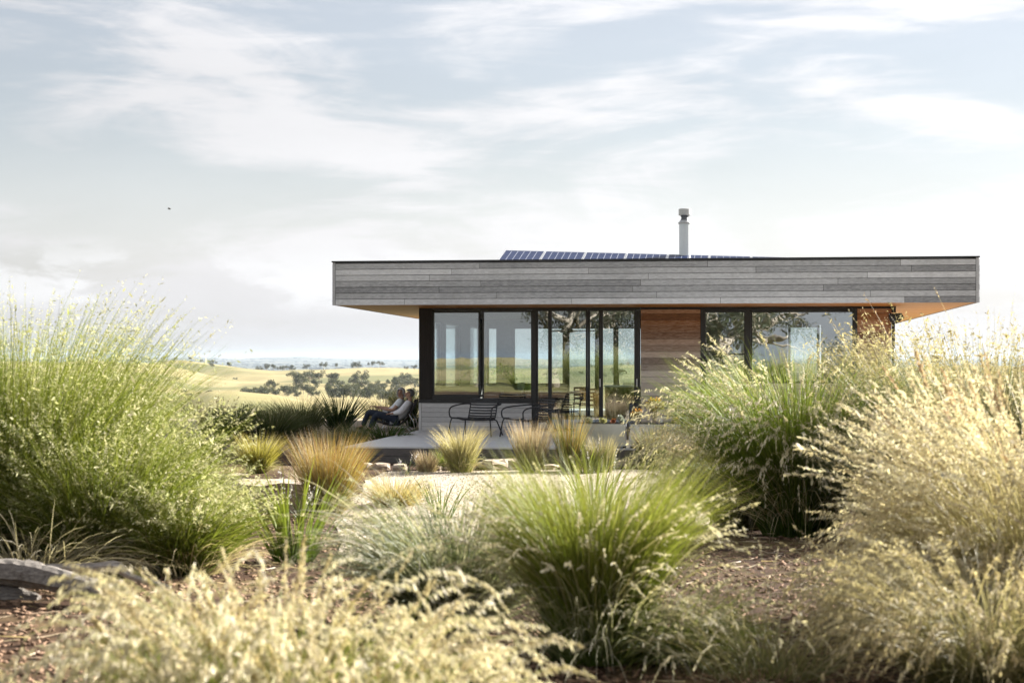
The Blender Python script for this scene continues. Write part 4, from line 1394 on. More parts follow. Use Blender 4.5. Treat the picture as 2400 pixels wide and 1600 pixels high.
# -- clump before the right-hand windows
tussock('feather_grass', 'big rounded grass clump with drooping pale heads in front of the wide window', 'grass', atd(1872, 17.2), 21,
        [dict(n=8000, rb=.36, spread=.46, bend=.75, L=1.82, w=.005, c0=GREEN, c1=[(0.17, 0.24, 0.03), (0.24, 0.28, 0.05)], K=6),
         dict(n=900, rb=.3, spread=.8, bend=1.6, L=1.4, w=.0045, c0=DEADG, c1=STRAW, K=6)],
        [dict(n=560, rb=.32, spread=.62, bend=1.7, L=1.95, m=46, part=.26, ls=.022, ws=.0062, head=.045, droop=.8, c0=GREEN, c1=OLIVE, cols=CREAM, power=2.6, Lvar=.35),
         dict(n=150, rb=.25, spread=.5, bend=1.1, L=2.0, m=44, part=.13, ls=.02, ws=.0065, head=.022, droop=.3, c0=GREEN, c1=STRAW, cols=CREAM, power=3)])
tussock('feather_grass', 'grey green grass with hanging heads leaning over the gravel beside the bench', 'grass', atd(1738, 18.3), 22,
        [dict(n=3600, rb=.25, spread=.7, bend=1.1, L=1.1, w=.0045, c0=OLIVE, c1=BLUEG, K=6)],
        [dict(n=420, rb=.24, spread=.7, bend=1.8, L=1.35, m=30, part=.26, ls=.022, ws=.0065, head=.05, droop=.9, c0=OLIVE, c1=BLUEG, cols=[(0.46, 0.42, 0.27), (0.40, 0.37, 0.24), (0.52, 0.46, 0.33)])])
# -- tall grey clump at the far right
tussock('feather_grass', 'tall grey green grass mass below the right end of the eave', 'grass', atd(2330, 16.8), 23,
        [dict(n=6000, rb=.8, spread=.42, bend=.5, L=1.85, w=.0045, c0=OLIVE, c1=BLUEG, K=5)],
        [dict(n=1200, rb=.8, spread=.42, bend=.45, L=2.1, m=30, part=.32, ls=.02, ws=.006, head=.08, droop=.3, c0=OLIVE, c1=DEADG, cols=[(0.44, 0.38, 0.22), (0.36, 0.31, 0.17), (0.50, 0.44, 0.30)]),
         dict(n=22, rb=.7, spread=.35, bend=.3, L=2.4, m=26, part=.25, ls=.016, ws=.005, head=.05, droop=.1, c0=STRAW, c1=STRAW, cols=PINKS)])
tussock('feather_grass', 'shadowy grey grass clump between the window clump and the tall right hand mass', 'grass', atd(2165, 16.0), 24,
        [dict(n=3200, rb=.4, spread=.6, bend=.8, L=1.2, w=.0045, c0=OLIVE, c1=BLUEG)],
        [dict(n=480, rb=.4, spread=.6, bend=.8, L=1.5, m=22, part=.3, ls=.02, ws=.006, head=.07, droop=.4, c0=OLIVE, c1=DEADG, cols=[(0.42, 0.38, 0.25), (0.34, 0.31, 0.2)])])
# -- blond grasses at the near right
tussock('fountain_grass', 'tallest sunlit blond grass clump with upright plumes at the right edge', 'grass', atd(2470, 9.2), 31,
        [dict(n=3400, rb=.42, spread=.6, bend=.9, L=1.0, w=.004, c0=OLIVE, c1=STRAW, K=6)],
        [dict(n=1000, rb=.42, spread=.55, bend=.8, L=1.36, m=54, part=.2, ls=.017, ws=.006, head=.028, droop=.15, c0=OLIVE, c1=STRAW, cols=BLOND, power=2.2),
         dict(n=110, rb=.4, spread=.28, bend=.3, L=1.42, m=70, part=.13, ls=.017, ws=.007, head=.022, droop=.1, c0=STRAW, c1=STRAW, cols=PINKS + BLOND)])
tussock('fountain_grass', 'blond drooping grass clump spilling over the mulch in front of the window clump', 'grass', atd(2370, 9.3), 32,
        [dict(n=2600, rb=.34, spread=.8, bend=1.2, L=.78, w=.004, c0=OLIVE, c1=DEADG, K=6)],
        [dict(n=1000, rb=.36, spread=.85, bend=1.5, L=.96, m=44, part=.26, ls=.017, ws=.006, head=.042, droop=.7, c0=OLIVE, c1=STRAW, cols=BLOND, power=2.0, Lvar=.35)])
tussock('fountain_grass', 'grey straw grass with trailing heads at the lower right corner', 'grass', atd(2330, 7.5), 33,
        [dict(n=2600, rb=.32, spread=.8, bend=1.2, L=.66, w=.0035, c0=OLIVE, c1=DEADG, K=6)],
        [dict(n=620, rb=.3, spread=.8, bend=1.6, L=.82, m=40, part=.28, ls=.015, ws=.005, head=.04, droop=.7, c0=OLIVE, c1=STRAW, cols=[(0.46, 0.39, 0.25), (0.40, 0.33, 0.2), (0.52, 0.46, 0.32)])])
tussock('fountain_grass', 'thin greyish grass trailing from the blond clump across the bark', 'grass', atd(2060, 8.8), 34,
        [dict(n=300, rb=.16, spread=1.0, bend=1.3, L=.42, w=.003, c0=OLIVE, c1=DEADG, K=6)],
        [dict(n=130, rb=.18, spread=1.0, bend=1.3, L=.62, m=34, part=.34, ls=.013, ws=.0042, head=.03, droop=.6, c0=OLIVE, c1=STRAW, cols=[(0.46, 0.39, 0.27), (0.40, 0.33, 0.22), (0.52, 0.46, 0.35)])])
# -- centre foreground
tussock('swamp_grass', 'vivid green grass clump standing in the middle of the near bed', 'grass', atd(1395, 8.3), 41,
        [dict(n=5600, rb=.18, spread=.26, bend=.75, L=.98, w=.0036, c0=[(0.09, 0.155, 0.014), (0.12, 0.18, 0.02)], c1=[(0.19, 0.22, 0.035), (0.30, 0.29, 0.08)], K=6),
         dict(n=700, rb=.22, spread=1.0, bend=1.4, L=.8, w=.003, c0=GREEN, c1=CREAM, K=6)],
        [dict(n=240, rb=.18, spread=.5, bend=1.2, L=.98, m=34, part=.2, ls=.013, ws=.004, head=.016, droop=.4, c0=GREEN, c1=STRAW, cols=CREAM)])
tussock('swamp_grass', 'silvery arching grass clump leaning out beside the vivid green one', 'grass', atd(1075, 9.2), 42,
        [dict(n=2400, rb=.2, spread=.7, bend=1.0, L=.84, w=.0045, c0=OLIVE, c1=[(0.24, 0.26, 0.17), (0.32, 0.32, 0.22), (0.15, 0.18, 0.10)], K=6),
         dict(n=520, rb=.22, spread=.9, bend=1.6, L=1.0, w=.006, c0=BLUEG, c1=CREAM, K=7)],
        [dict(n=260, rb=.22, spread=.8, bend=1.3, L=.95, m=30, part=.3, ls=.016, ws=.005, head=.022, droop=.4, c0=OLIVE, c1=BLUEG, cols=[(0.48, 0.45, 0.31), (0.40, 0.40, 0.26), (0.55, 0.50, 0.37)])])
tussock('swamp_grass', 'low green grass fringe lying over the mulch beside the vivid green clump', 'grass', atd(1570, 8.3), 43,
        [dict(n=1300, rb=.18, spread=1.0, bend=1.3, L=.48, w=.0034, c0=GREEN, c1=LIME, K=6)],
        [dict(n=140, rb=.18, spread=1.0, bend=1.3, L=.6, m=24, part=.3, ls=.014, ws=.004, head=.016, droop=.5, c0=GREEN, c1=OLIVE, cols=CREAM)])
tussock('swamp_grass', 'sparse dry grass wisp over the bark at the bottom of the bed', 'grass', atd(1800, 7.9), 44,
        [dict(n=420, rb=.3, spread=1.1, bend=1.2, L=.5, w=.003, c0=OLIVE, c1=STRAW, K=6)],
        [dict(n=90, rb=.3, spread=.9, bend=1.2, L=.62, m=22, part=.3, ls=.013, ws=.004, head=.016, droop=.5, cols=CREAM)])
# -- blurred seed heads right at the viewer's feet
FG = [(-20, 5.35, 51, .40, 'blurred pale seed heads filling the near left corner'), (265, 5.15, 52, .33, 'blurred pale seed heads below the end of the driftwood log'),
      (425, 5.6, 55, .64, 'narrow blurred upright blond plumes left of the near mound'), (640, 5.6, 53, .74, 'tallest blurred blond seed heads near the middle of the bottom edge'),
      (830, 5.5, 54, .60, 'blurred blond seed heads on the falling side of the near mound')]
for px, d, sd, L, lab in FG:
    nar = .45 if sd == 55 else 1.0
    tussock('fountain_grass', lab, 'grass', atd(px, d), sd,
            [dict(n=int(1700 * nar), rb=.24 * nar, spread=.6 * nar, bend=.8 * nar, L=L * .86, w=.0036, c0=OLIVE, c1=LIME, K=5),
             dict(n=int(300 * nar), rb=.24 * nar, spread=.8 * nar, bend=1.2 * nar, L=L * .9, w=.0034, c0=DEADG, c1=STRAW, K=6)],
            [dict(n=int(250 * nar), rb=.24 * nar, spread=.6 * nar, bend=2.3, power=4.0, L=L * 1.2, m=90, part=.26, ls=.017, ws=.0040, head=.017, droop=1.0, c0=OLIVE, c1=LIME, cols=BLOND + CREAM, Lvar=.4, K=9),
             dict(n=int(90 * nar), rb=.2 * nar, spread=.45 * nar, bend=.5, power=2.0, L=L * 1.05, m=90, part=.24, ls=.017, ws=.0040, head=.017, droop=.2, c0=OLIVE, c1=STRAW, cols=BLOND + STRAW, Lvar=.3, K=8)], 'near seed heads')
# -- clumps round the gravel
def small(px, py, h, sd, label, c0, c1, n=1500, rb=.12, spread=.5, bend=.35, w=.004, name='tussock_grass', lean=None, stems=None):
    lean = lean or (random.uniform(-.14, .14), random.uniform(-.1, .1))
    if spread < .8 and py > 1090:
        spread *= .7
    tussock(name, label, 'grass', at(px, py), sd, [dict(n=n, rb=rb, spread=spread, bend=bend, L=h, w=w, c0=c0, c1=c1, K=5, lean=lean, Lvar=.5),
                                                       dict(n=n // 4, rb=rb * 1.2, spread=spread * 1.4, bend=bend * 2 + .4, L=h * .55, w=w, c0=DEADG, c1=c0 + STRAW, K=5, lean=lean),
                                                       dict(n=n // 8, rb=rb * .8, spread=spread * .8, bend=bend, L=h * 1.12, w=w * .7, c0=c0, c1=STRAW, K=5)], stems)
small(605, 1108, 0.60, 61, 'bright lime yellow tussock behind the flat sandstone slab', LIME, YELLOW, 2200, .13, .75, .55, .005)
small(765, 1208, 0.84, 62, 'large orange and green rush tussock beside the sandstone block', GREEN, ORANGE + ORANGE + YELLOW + PINKS, 5200, .15, .62, .3, .0032)
small(745, 1160, .45, 63, 'pinkish straw tussock pressed against the orange rush', DEADG, PINKS, 1300, .14, .9, .4, .004)
small(925, 1185, 0.43, 64, 'low golden yellow grass at the edge of the gravel', YELLOW, STRAW, 1600, .2, 1.0, .7, .0045)
small(1000, 1107, 0.33, 65, 'small dry straw tussock against the deck edge', DEADG, PINKS, 900, .12, .55, .3, .004)
small(1082, 1108, 0.71, 66, 'yellow green tussock with pale tips in front of the first deck chair', LIME, STRAW, 2400, .15, .5, .6, .0045)
small(1040, 1100, 0.34, 67, 'short green grass beside the yellow green tussock', GREEN, LIME, 800, .12, .8, .5, .004)
small(1242, 1107, 0.72, 68, 'pink tipped straw tussock in front of the side on chair', GREEN, PINKS, 2200, .14, .5, .2, .0042)
small(1335, 1106, 0.79, 69, 'tall amber and green rush in front of the planter with succulents', GREEN, ORANGE[:2] + OLIVE + DEADG, 1500, .12, .4, .25, .0042)
small(1412, 1107, 0.53, 70, 'green and straw tussock before the planter gap', GREEN, DEADG, 1400, .12, .55, .3, .0045)
small(1535, 1098, 0.65, 71, 'dark green rush with amber tips in front of the orange flowered planter', DARK, ORANGE[2:] + OLIVE + YELLOW[2:], 1900, .13, .62, .35, .0045)
small(1610, 1100, 0.60, 72, 'pale straw tussock at the end of the planters', DEADG, PINKS, 1500, .14, .7, .5, .004)
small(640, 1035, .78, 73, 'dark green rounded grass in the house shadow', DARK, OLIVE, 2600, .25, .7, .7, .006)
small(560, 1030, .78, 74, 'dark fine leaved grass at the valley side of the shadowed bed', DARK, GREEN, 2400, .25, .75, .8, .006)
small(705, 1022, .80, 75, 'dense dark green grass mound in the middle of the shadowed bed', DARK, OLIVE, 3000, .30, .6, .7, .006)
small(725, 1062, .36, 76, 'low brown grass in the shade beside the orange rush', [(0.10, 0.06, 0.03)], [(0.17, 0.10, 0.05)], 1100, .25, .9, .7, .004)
small(835, 1055, .55, 77, 'mid green grass near the corner of the deck', GREEN, OLIVE, 1300, .13, .55, .5, .0045)
small(765, 1052, .50, 78, 'small olive grass tuft between the shaded mounds and the deck', OLIVE, DEADG, 1000, .13, .7, .7, .004)
small(500, 1018, .55, 79, 'wispy grey grass at the garden edge above the pale hill', OLIVE, DEADG, 900, .25, .5, .4, .004, stems=[dict(n=60, rb=.3, spread=.3, bend=.4, L=.8, m=14, part=.25, ls=.02, ws=.007, head=.03, cols=PINKS)])
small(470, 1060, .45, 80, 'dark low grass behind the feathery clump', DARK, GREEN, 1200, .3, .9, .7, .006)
small(905, 985, .62, 90, 'sunlit wild grass growing past the feet of the seated pair', OLIVE, STRAW, 1500, .5, .5, .5, .005)
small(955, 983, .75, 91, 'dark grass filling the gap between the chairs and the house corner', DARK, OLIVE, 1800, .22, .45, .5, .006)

def strap(name, label, loc, seed, n, L, w, c0, c1, spread=.55, bend=.5, rb=.1, flowers=0):
    """sword leaved plant: each broad leaf is a part of its own"""
    g = np.random.default_rng(seed)
    t = empty(name, loc, 0, label, 'plant')
    P, D, ln = paths(g, n, rb, spread, bend, L, 6, 1.8, 0, (0, 0), .35, .06)
    a, b = pick(c0, n, g), pick(c1, n, g)
    for i in range(n):
        V, F, C = ribbon(g, P[i:i + 1], D[i:i + 1], np.array([w * g.uniform(.75, 1.25)]), 2.6, a[i:i + 1], b[i:i + 1])
        colour_mesh('leaf', V, F, C, 'blade', t)
    for k in range(flowers):
        q, dd, l2 = paths(g, 1, rb, .35, .25, L * 1.15, 6, 1.5)
        V, F, C = ribbon(g, q, dd, np.array([.006]), 8, pick(GREEN, 1, g), pick(OLIVE, 1, g))
        st_ = colour_mesh('flower_stalk', V, F, C, 'blade', t)
        V, F, C = heads(g, q, dd, l2, 30, .30, .014, .009, .035, .1, [(0.62, 0.60, 0.66), (0.55, 0.52, 0.60)])
        fo = colour_mesh('flowers', V, F, C, 'seed', st_); fo['kind'] = 'stuff'
    return t
strap('sword_leaf_plant', 'green sword leaved plant in front of the sandstone block', at(690, 1318), 101, 85, .72, .022, GREEN, LIME, .6, .35, .16, 3)
strap('sword_leaf_plant', 'sword leaved plant behind the vivid green clump on the gravel edge', at(1395, 1215), 102, 70, .72, .022, GREEN, LIME, .55, .4, .2, 3)
strap('sword_leaf_plant', 'small upright sword leaved plant on the gravel near the window clump', at(1570, 1232), 103, 34, .42, .016, GREEN, LIME, .4, .15, .13)
strap('sword_leaf_plant', 'small sword leaved plant behind the silvery clump', at(1035, 1215), 104, 34, .48, .018, GREEN, OLIVE, .5, .3, .14)
strap('sword_leaf_plant', 'sword leaved plant with white flower stalks between the gravel tussocks', at(1375, 1110), 105, 48, .55, .018, GREEN, LIME, .6, .4, .12, 4)
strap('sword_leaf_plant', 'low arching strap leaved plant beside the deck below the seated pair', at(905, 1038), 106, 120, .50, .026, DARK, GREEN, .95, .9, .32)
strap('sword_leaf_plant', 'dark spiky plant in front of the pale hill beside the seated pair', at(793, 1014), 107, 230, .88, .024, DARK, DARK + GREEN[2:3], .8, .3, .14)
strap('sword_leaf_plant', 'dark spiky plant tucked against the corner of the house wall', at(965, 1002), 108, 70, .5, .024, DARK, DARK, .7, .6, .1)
strap('flower_stalk_plant', 'thin silver flower stalks in front of the deck corner', at(952, 1112), 109, 16, .30, .014, BLUEG, BLUEG, .6, .4, .06, 3)
strap('flower_stalk_plant', 'white flower stalks rising beside the orange rush', at(712, 1215), 110, 14, .35, .014, GREEN, OLIVE, .6, .4, .08, 4)

def leafballs(g, centers, r, n, size, pal, up=0.3):
    """leaf shaped faces spread through clumps"""
    c = centers[g.integers(0, len(centers), n)]
    o = g.normal(0, 1, (n, 3)); o /= np.linalg.norm(o, axis=1, keepdims=True)
    rr_ = (r if np.isscalar(r) else r)
    pos = c + o * (rr_ * g.random((n, 1)) ** .45)
    ax = o * .6 + g.normal(0, .6, (n, 3)); ax[:, 2] += up
    ax /= np.linalg.norm(ax, axis=1, keepdims=True)
    q = np.cross(ax, g.normal(0, 1, (n, 3))); q /= np.linalg.norm(q, axis=1, keepdims=True) + 1e-9
    L = size * g.uniform(.6, 1.3, (n, 1)); W = L * .42
    V = np.stack([pos - ax * L * .5, pos + q * W * .5, pos + ax * L * .5, pos - q * W * .5], 1).reshape(-1, 3)
    F = (np.arange(n) * 4)[:, None] + np.arange(4)[None]
    C = np.repeat(pick(pal, n, g)[:, None], 4, 1).reshape(-1, 3)
    return V, F, C
# -- planting in the troughs
def trough_plant(name, label, u, v, z, seed, h, stemsn, pal, leaf, n, r, top=None, cat='plant'):
    g = np.random.default_rng(seed)
    t = empty(name, at_house(u, v, z), 0, label, cat)
    m = MB(); cs = []
    for k in range(stemsn):
        a = g.uniform(0, 6.28); s = g.uniform(.1, .45)
        e = Vector((math.cos(a) * s * h, math.sin(a) * s * h * .6, h * g.uniform(.6, 1.0)))
        m.tube([(0, 0, 0), tuple(e * .5 + Vector((0, 0, h * .06))), tuple(e)], [.008, .006, .004], 5)
        cs.append(e)
    so = m.build('stems', 'bark', t); so['kind'] = 'stuff'
    cs = np.array([tuple(c) for c in cs])
    V, F, C = leafballs(g, cs, r, n, leaf, pal, .6)
    if top:
        V2, F2, C2 = leafballs(g, cs + np.array([0, 0, r * .6]), r * .8, n // 3, leaf * .9, top, .9)
        F2 = F2 + len(V); V = np.vstack([V, V2]); F = np.vstack([F, F2]); C = np.vstack([C, C2])
    fo = colour_mesh('leaves', V, F, C, 'leaf', t); fo['kind'] = 'stuff'
    return t
pv = DV0 + .28
trough_plant('flowering_shrub', 'upright shrub with orange and yellow flower tips in the trough planter', fu(1533, pv), pv, .39, 201, .42, 11, [(0.30, 0.25, 0.08), (0.22, 0.22, 0.07)], .06, 460, .065, [(0.55, 0.26, 0.04), (0.50, 0.35, 0.06)], 'shrub')
trough_plant('flowering_shrub', 'narrow olive and orange shrub at the door side of the second planter', fu(1494, pv), pv, .39, 202, .26, 4, [(0.14, 0.13, 0.04), (0.30, 0.2, 0.05)], .05, 180, .05, [(0.5, 0.25, 0.05)], 'shrub')
trough_plant('succulent', 'silver grey succulent in the first trough planter', fu(1455, pv), pv, .39, 203, .14, 7, [(0.34, 0.36, 0.33), (0.24, 0.27, 0.25)], .045, 300, .05, None)
trough_plant('succulent', 'grey green mounded succulent at the start of the first planter', fu(1380, pv), pv, .39, 204, .09, 9, [(0.16, 0.17, 0.11), (0.22, 0.21, 0.14)], .035, 420, .06, None)
trough_plant('succulent', 'yellow green succulent in the middle of the first planter', fu(1412, pv), pv, .39, 205, .09, 6, [(0.36, 0.34, 0.16), (0.26, 0.27, 0.12)], .04, 220, .05, None)
trough_plant('succulent', 'small rusty red succulent in the first trough planter', fu(1436, pv), pv, .39, 206, .08, 5, [(0.34, 0.12, 0.05), (0.26, 0.09, 0.04)], .04, 160, .04, None)
trough_plant('succulent', 'low orange flowering mound at the far end of the second planter', fu(1584, pv), pv, .39, 207, .08, 7, [(0.2, 0.2, 0.07), (0.3, 0.24, 0.1)], .04, 260, .06, [(0.62, 0.26, 0.08), (0.6, 0.35, 0.12)])
# -- dark bushy shrub at the garden edge
def shrub(label, loc, seed, r, pal, n=1800, leaf=.06):
    g = np.random.default_rng(seed)
    t = empty('garden_shrub', loc, 0, label, 'shrub')
    cs = g.normal(0, 1, (16, 3)) * [r * .55, r * .5, r * .28] + [0, 0, r * .55]
    m = MB()
    for c in cs[:7]:
        m.tube([(0, 0, -.02), tuple(c * [.5, .5, .6]), tuple(c)], [.014, .01, .005], 5)
    so = m.build('branches', 'bark', t); so['kind'] = 'stuff'
    V, F, C = leafballs(g, cs, r * .38, n, leaf, pal)
    V[:, 2] = np.maximum(V[:, 2], .01)
    fo = colour_mesh('leaves', V, F, C, 'leaf', t); fo['kind'] = 'stuff'
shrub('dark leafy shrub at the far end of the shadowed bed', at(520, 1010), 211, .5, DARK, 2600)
shrub('low grey green shrub spreading at the foot of the window clump', at(1650, 1120), 212, .35, BLUEG, 1400, .04)

# ------------------------------------------------------------------ stones and wood on the ground
def rockmesh(name, sx, sy, sz, seed, cuts=2, blocky=.55):
    g = random.Random(seed)
    bm = bmesh.new()
    bmesh.ops.create_cube(bm, size=2)
    bmesh.ops.subdivide_edges(bm, edges=bm.edges[:], cuts=cuts, use_grid_fill=True)
    for v in bm.verts:
        c = v.co.copy()
        s = c.normalized() * 1.25
        c = s.lerp(c, blocky)
        c += Vector((g.uniform(-1, 1), g.uniform(-1, 1), g.uniform(-1, 1))) * .13
        v.co = Vector((c.x * sx / 2, c.y * sy / 2, c.z * sz / 2))
    me = bpy.data.meshes.new(name)
    bm.to_mesh(me); bm.free()
    me.materials.append(M['rock'])
    return me
def rock(name, label, loc, size, seed, rz=0.0, group=None, blocky=.6, cuts=2):
    o = bpy.data.objects.new(name, rockmesh(name, *size, seed, cuts, blocky))
    o.location = loc; o.rotation_euler = (0, 0, rz)
    link(o); tag(o, label, 'rock', group)
x, y = spot(655, 1200)
rock('sandstone_block', 'pale squared sandstone block at the edge of the path beside the orange rush', (x, y + .22, gz(x, y) + .16), (.98, .66, .38), 301, R(14), None, .92, 3)
x, y = spot(620, 1150)
rock('sandstone_slab', 'flat sandstone slab lying behind the squared block', (x, y, gz(x, y) + .06), (.85, .7, .17), 302, R(-8), None, .85, 3)
x, y = spot(545, 1130)
rock('sandstone_slab', 'small flat stone beside the lime yellow tussock', (x, y, gz(x, y) + .05), (.5, .5, .14), 303, R(20), None, .8, 2)
def edging():
    g = random.Random(9)
    px = 862
    while px < 1690:
        yy = 1098 + 5 * math.sin(px * .02) + (6 if px < 960 else 0)
        x, y = spot(px, yy)
        s = g.uniform(.13, .34)
        rock('edging_stone', 'rough tan stone in the row edging the gravel in front of the deck', (x, y + g.uniform(-.05, .12), gz(x, y) + s * .14), (s, s * g.uniform(.6, 1.0), s * g.uniform(.4, .62)), g.randrange(9999), g.uniform(0, 3), 'stones edging the gravel', .45, 2)
        px += s * FPX / y * g.uniform(.75, 1.25)
edging()
for i, (px, py, s, lab) in enumerate([(880, 1225, .26, 'weathered brown stone on the path below the orange rush'), (820, 1240, .2, 'small round stone on the near edge of the path'), (1440, 1092, .55, 'long low grey stone under the deck edge'), (1160, 1096, .5, 'long reddish stone under the deck edge')]):
    x, y = spot(px, py)
    rock('garden_stone', lab, (x, y, gz(x, y) + s * .1), (s, s * .6, s * .36), 320 + i, .3 * i, None, .5, 2)
def log(name, label, pts, rad, seed, parent=None):
    g = random.Random(seed)
    c = smoothcurve(pts, 7)
    n = 12
    rr_ = [np.interp(i / (len(c) - 1), np.linspace(0, 1, len(rad)), rad) for i in range(len(c))]
    m = MB().tube(c, [float(r) for r in rr_], n)
    ridges = [g.uniform(.72, 1.2) for _ in range(n)]
    vv = []
    for i, v in enumerate(m.v):
        ring, k = divmod(i, n)
        cc = c[min(ring, len(c) - 1)]
        s = ridges[k] * g.uniform(.92, 1.08)
        vv.append(tuple(cc + (Vector(v) - cc) * s))
    m.v = vv
    o = m.build(name, 'driftwood', parent)
    return o
def driftwood():
    Y = 10.6
    f = lambda px, py, d: ((px - 1200) / FPX * d, d, EYE - (py - HOR) / FPX * d)
    t = empty('driftwood_log', (0, 0, 0), 0, 'silvery split driftwood log under the feathery grass', 'log')
    log('trunk', '', [f(-60, 1338, 10.6), f(60, 1345, 10.5), f(150, 1364, 10.35), f(240, 1384, 10.2), f(288, 1368, 10.15)], [.075, .08, .066, .06, .03], 5, t)
    log('branch', '', [f(-60, 1400, 10.6), f(20, 1395, 10.55), f(90, 1405, 10.5)], [.06, .06, .03], 6, t)
    b = empty('driftwood_branch', (0, 0, 0), 0, 'thin bleached branch lying behind the driftwood log', 'branch')
    log('stick', '', [f(110, 1328, 10.9), f(200, 1331, 10.85), f(275, 1328, 10.8), f(312, 1352, 10.75), f(400, 1376, 10.6)], [.022, .032, .04, .024, .014], 7, b)
    s = empty('driftwood_branch', (0, 0, 0), 0, 'dark fallen branch on the path behind the silvery clump', 'branch')
    log('stick', '', [f(808, 1207, 20.4), f(860, 1214, 20.3), f(930, 1218, 20.2), f(990, 1214, 20.3)], [.02, .04, .035, .015], 8, s)
driftwood()

# ------------------------------------------------------------------ trees on the hills and in the plain
GUM = [(0.055, 0.065, 0.032), (0.075, 0.08, 0.042), (0.04, 0.05, 0.025), (0.10, 0.095, 0.055)]
def gum_meshes(seed, h, n, leaf, wide=.5):
    g = np.random.default_rng(seed)
    m = MB()
    lean = g.normal(0, .08, 2)
    top = Vector((lean[0] * h, lean[1] * h, h * .5))
    m.tube([(0, 0, -.4), tuple(top * .5 + Vector((.02 * h, 0, 0))), tuple(top)], [h * .028, h * .022, h * .014], 6)
    cs = []
    for k in range(9):
        a = g.uniform(0, 6.28); rr_ = h * wide * math.sqrt(g.random()); z = h * g.uniform(.45, .9)
        e = Vector((lean[0] * h + rr_ * math.cos(a), lean[1] * h + rr_ * math.sin(a), z))
        s = top * g.uniform(.6, 1.0)
        m.tube([tuple(s), tuple(s.lerp(e, .5) + Vector((0, 0, .03 * h))), tuple(e)], [h * .012, h * .008, h * .003], 5)
        cs.append(tuple(e))
    tr = m.mesh('trunk', 'bark')
    V, F, C = leafballs(g, np.array(cs), h * .19, n, leaf, GUM, 0)
    o = colour_mesh('crown', V, F, C, 'leaf', None)
    me = o.data
    bpy.data.objects.remove(o)
    return tr, me
GV = [gum_meshes(400 + i, 1.0, 900, .095, w) for i, w in enumerate((.34, .42, .5, .3, .55))]
def gum(px, d, h, label, i, base=None):
    x = (px - 1200) / FPX * d
    z = land(x, d)
    t = empty('gum_tree', (x, d, z - .1), random.uniform(0, 6.28), label, 'tree', 'gum trees on the hills')
    h = h * (.66 if d > 2000 else .84)
    t.scale = (h * random.uniform(1.0, 1.4), h * random.uniform(1.0, 1.4), h)
    tr, cr = GV[i % 5]
    link(bpy.data.objects.new('trunk', tr), t)
    o = link(bpy.data.objects.new('crown', cr), t); o['kind'] = 'stuff'
def hill_trees():
    k = 0
    rt = random.Random(21)
    # single trees that stand out
    for px, d, h, lab in [(498, 2250, 12, 'lone gum on the broad open slope of the farther hill'), (550, 2100, 9, 'small lone gum just below the lone gum on the open slope'),
                          (352, 2560, 9, 'gum on the top of the rounded far hill'), (318, 2540, 10, 'bushy gum at the shoulder of the rounded far hill'), (445, 2500, 12, 'gum where the far hill dips to the plain'),
                          (412, 2520, 7, 'low gum along the brow of the far hill'), (472, 2480, 8, 'small gum on the falling crest of the far hill'), (500, 2540, 13, 'gum silhouetted at the end of the far hill crest'),
                          (535, 2550, 15, 'dark gum beyond the end of the far hill crest'), (758, 2350, 16, 'round gum on the golden ridge above the wooded valley'),
                          (840, 2400, 17, 'broad gum on the crest of the golden ridge'), (870, 2560, 15, 'gum on the skyline of the golden ridge'), (890, 2500, 14, 'gum beside the skyline gum on the golden ridge'),
                          (640, 2450, 15, 'gum on the saddle between the far hill and golden ridge'), (845, 1500, 17, 'large spreading gum above the wooded valley'), (790, 2560, 12, 'small gum near the middle of the golden ridge'),
                          (830, 2700, 17, 'gum just behind the golden ridge'), (950, 2350, 10, 'low bush gum at the house end of the golden ridge'), (972, 2300, 12, 'gum nearest the house on the golden ridge')]:
        gum(px, d, h, lab, k); k += 1
    for px in (610, 622, 655, 668, 680, 690, 712):
        gum(px + rt.uniform(-3, 3), rt.uniform(2650, 2850), rt.uniform(12, 19), 'gum in the dark row behind the golden ridge', k); k += 1
    # dark clump on the near dome's shoulder
    for i in range(10):
        gum(568 + i * 6 + rt.uniform(-3, 3), rt.uniform(1080, 1200), rt.uniform(6, 10), 'gum in the dense dark clump behind the near golden hill', k); k += 1
    for i in range(16):
        gum(632 + i * 7 + rt.uniform(-4, 4), rt.uniform(1100, 1330), rt.uniform(6, 11), 'gum in the valley line beyond the near golden hill', k); k += 1
    for i in range(8):
        gum(690 + i * 8 + rt.uniform(-4, 4), rt.uniform(1350, 1600), rt.uniform(10, 16), 'taller gum in the valley behind the dense dark clump', k); k += 1
    for i in range(66):
        px = rt.uniform(768, 990)
        gum(px, rt.uniform(980, 1650), rt.uniform(7, 13), 'gum in the thick woodland filling the valley beside the seated pair', k); k += 1
    for i in range(9):
        gum(430 + i * 10 + rt.uniform(-4, 4), rt.uniform(1120, 1280), rt.uniform(3, 6), 'low scrub tree in the gully beside the near golden hill', k); k += 1
    for i in range(18):
        gum(rt.uniform(1000, 1500), rt.uniform(1500, 2500), rt.uniform(8, 14), 'gum seen through the glass of the house', k); k += 1
hill_trees()
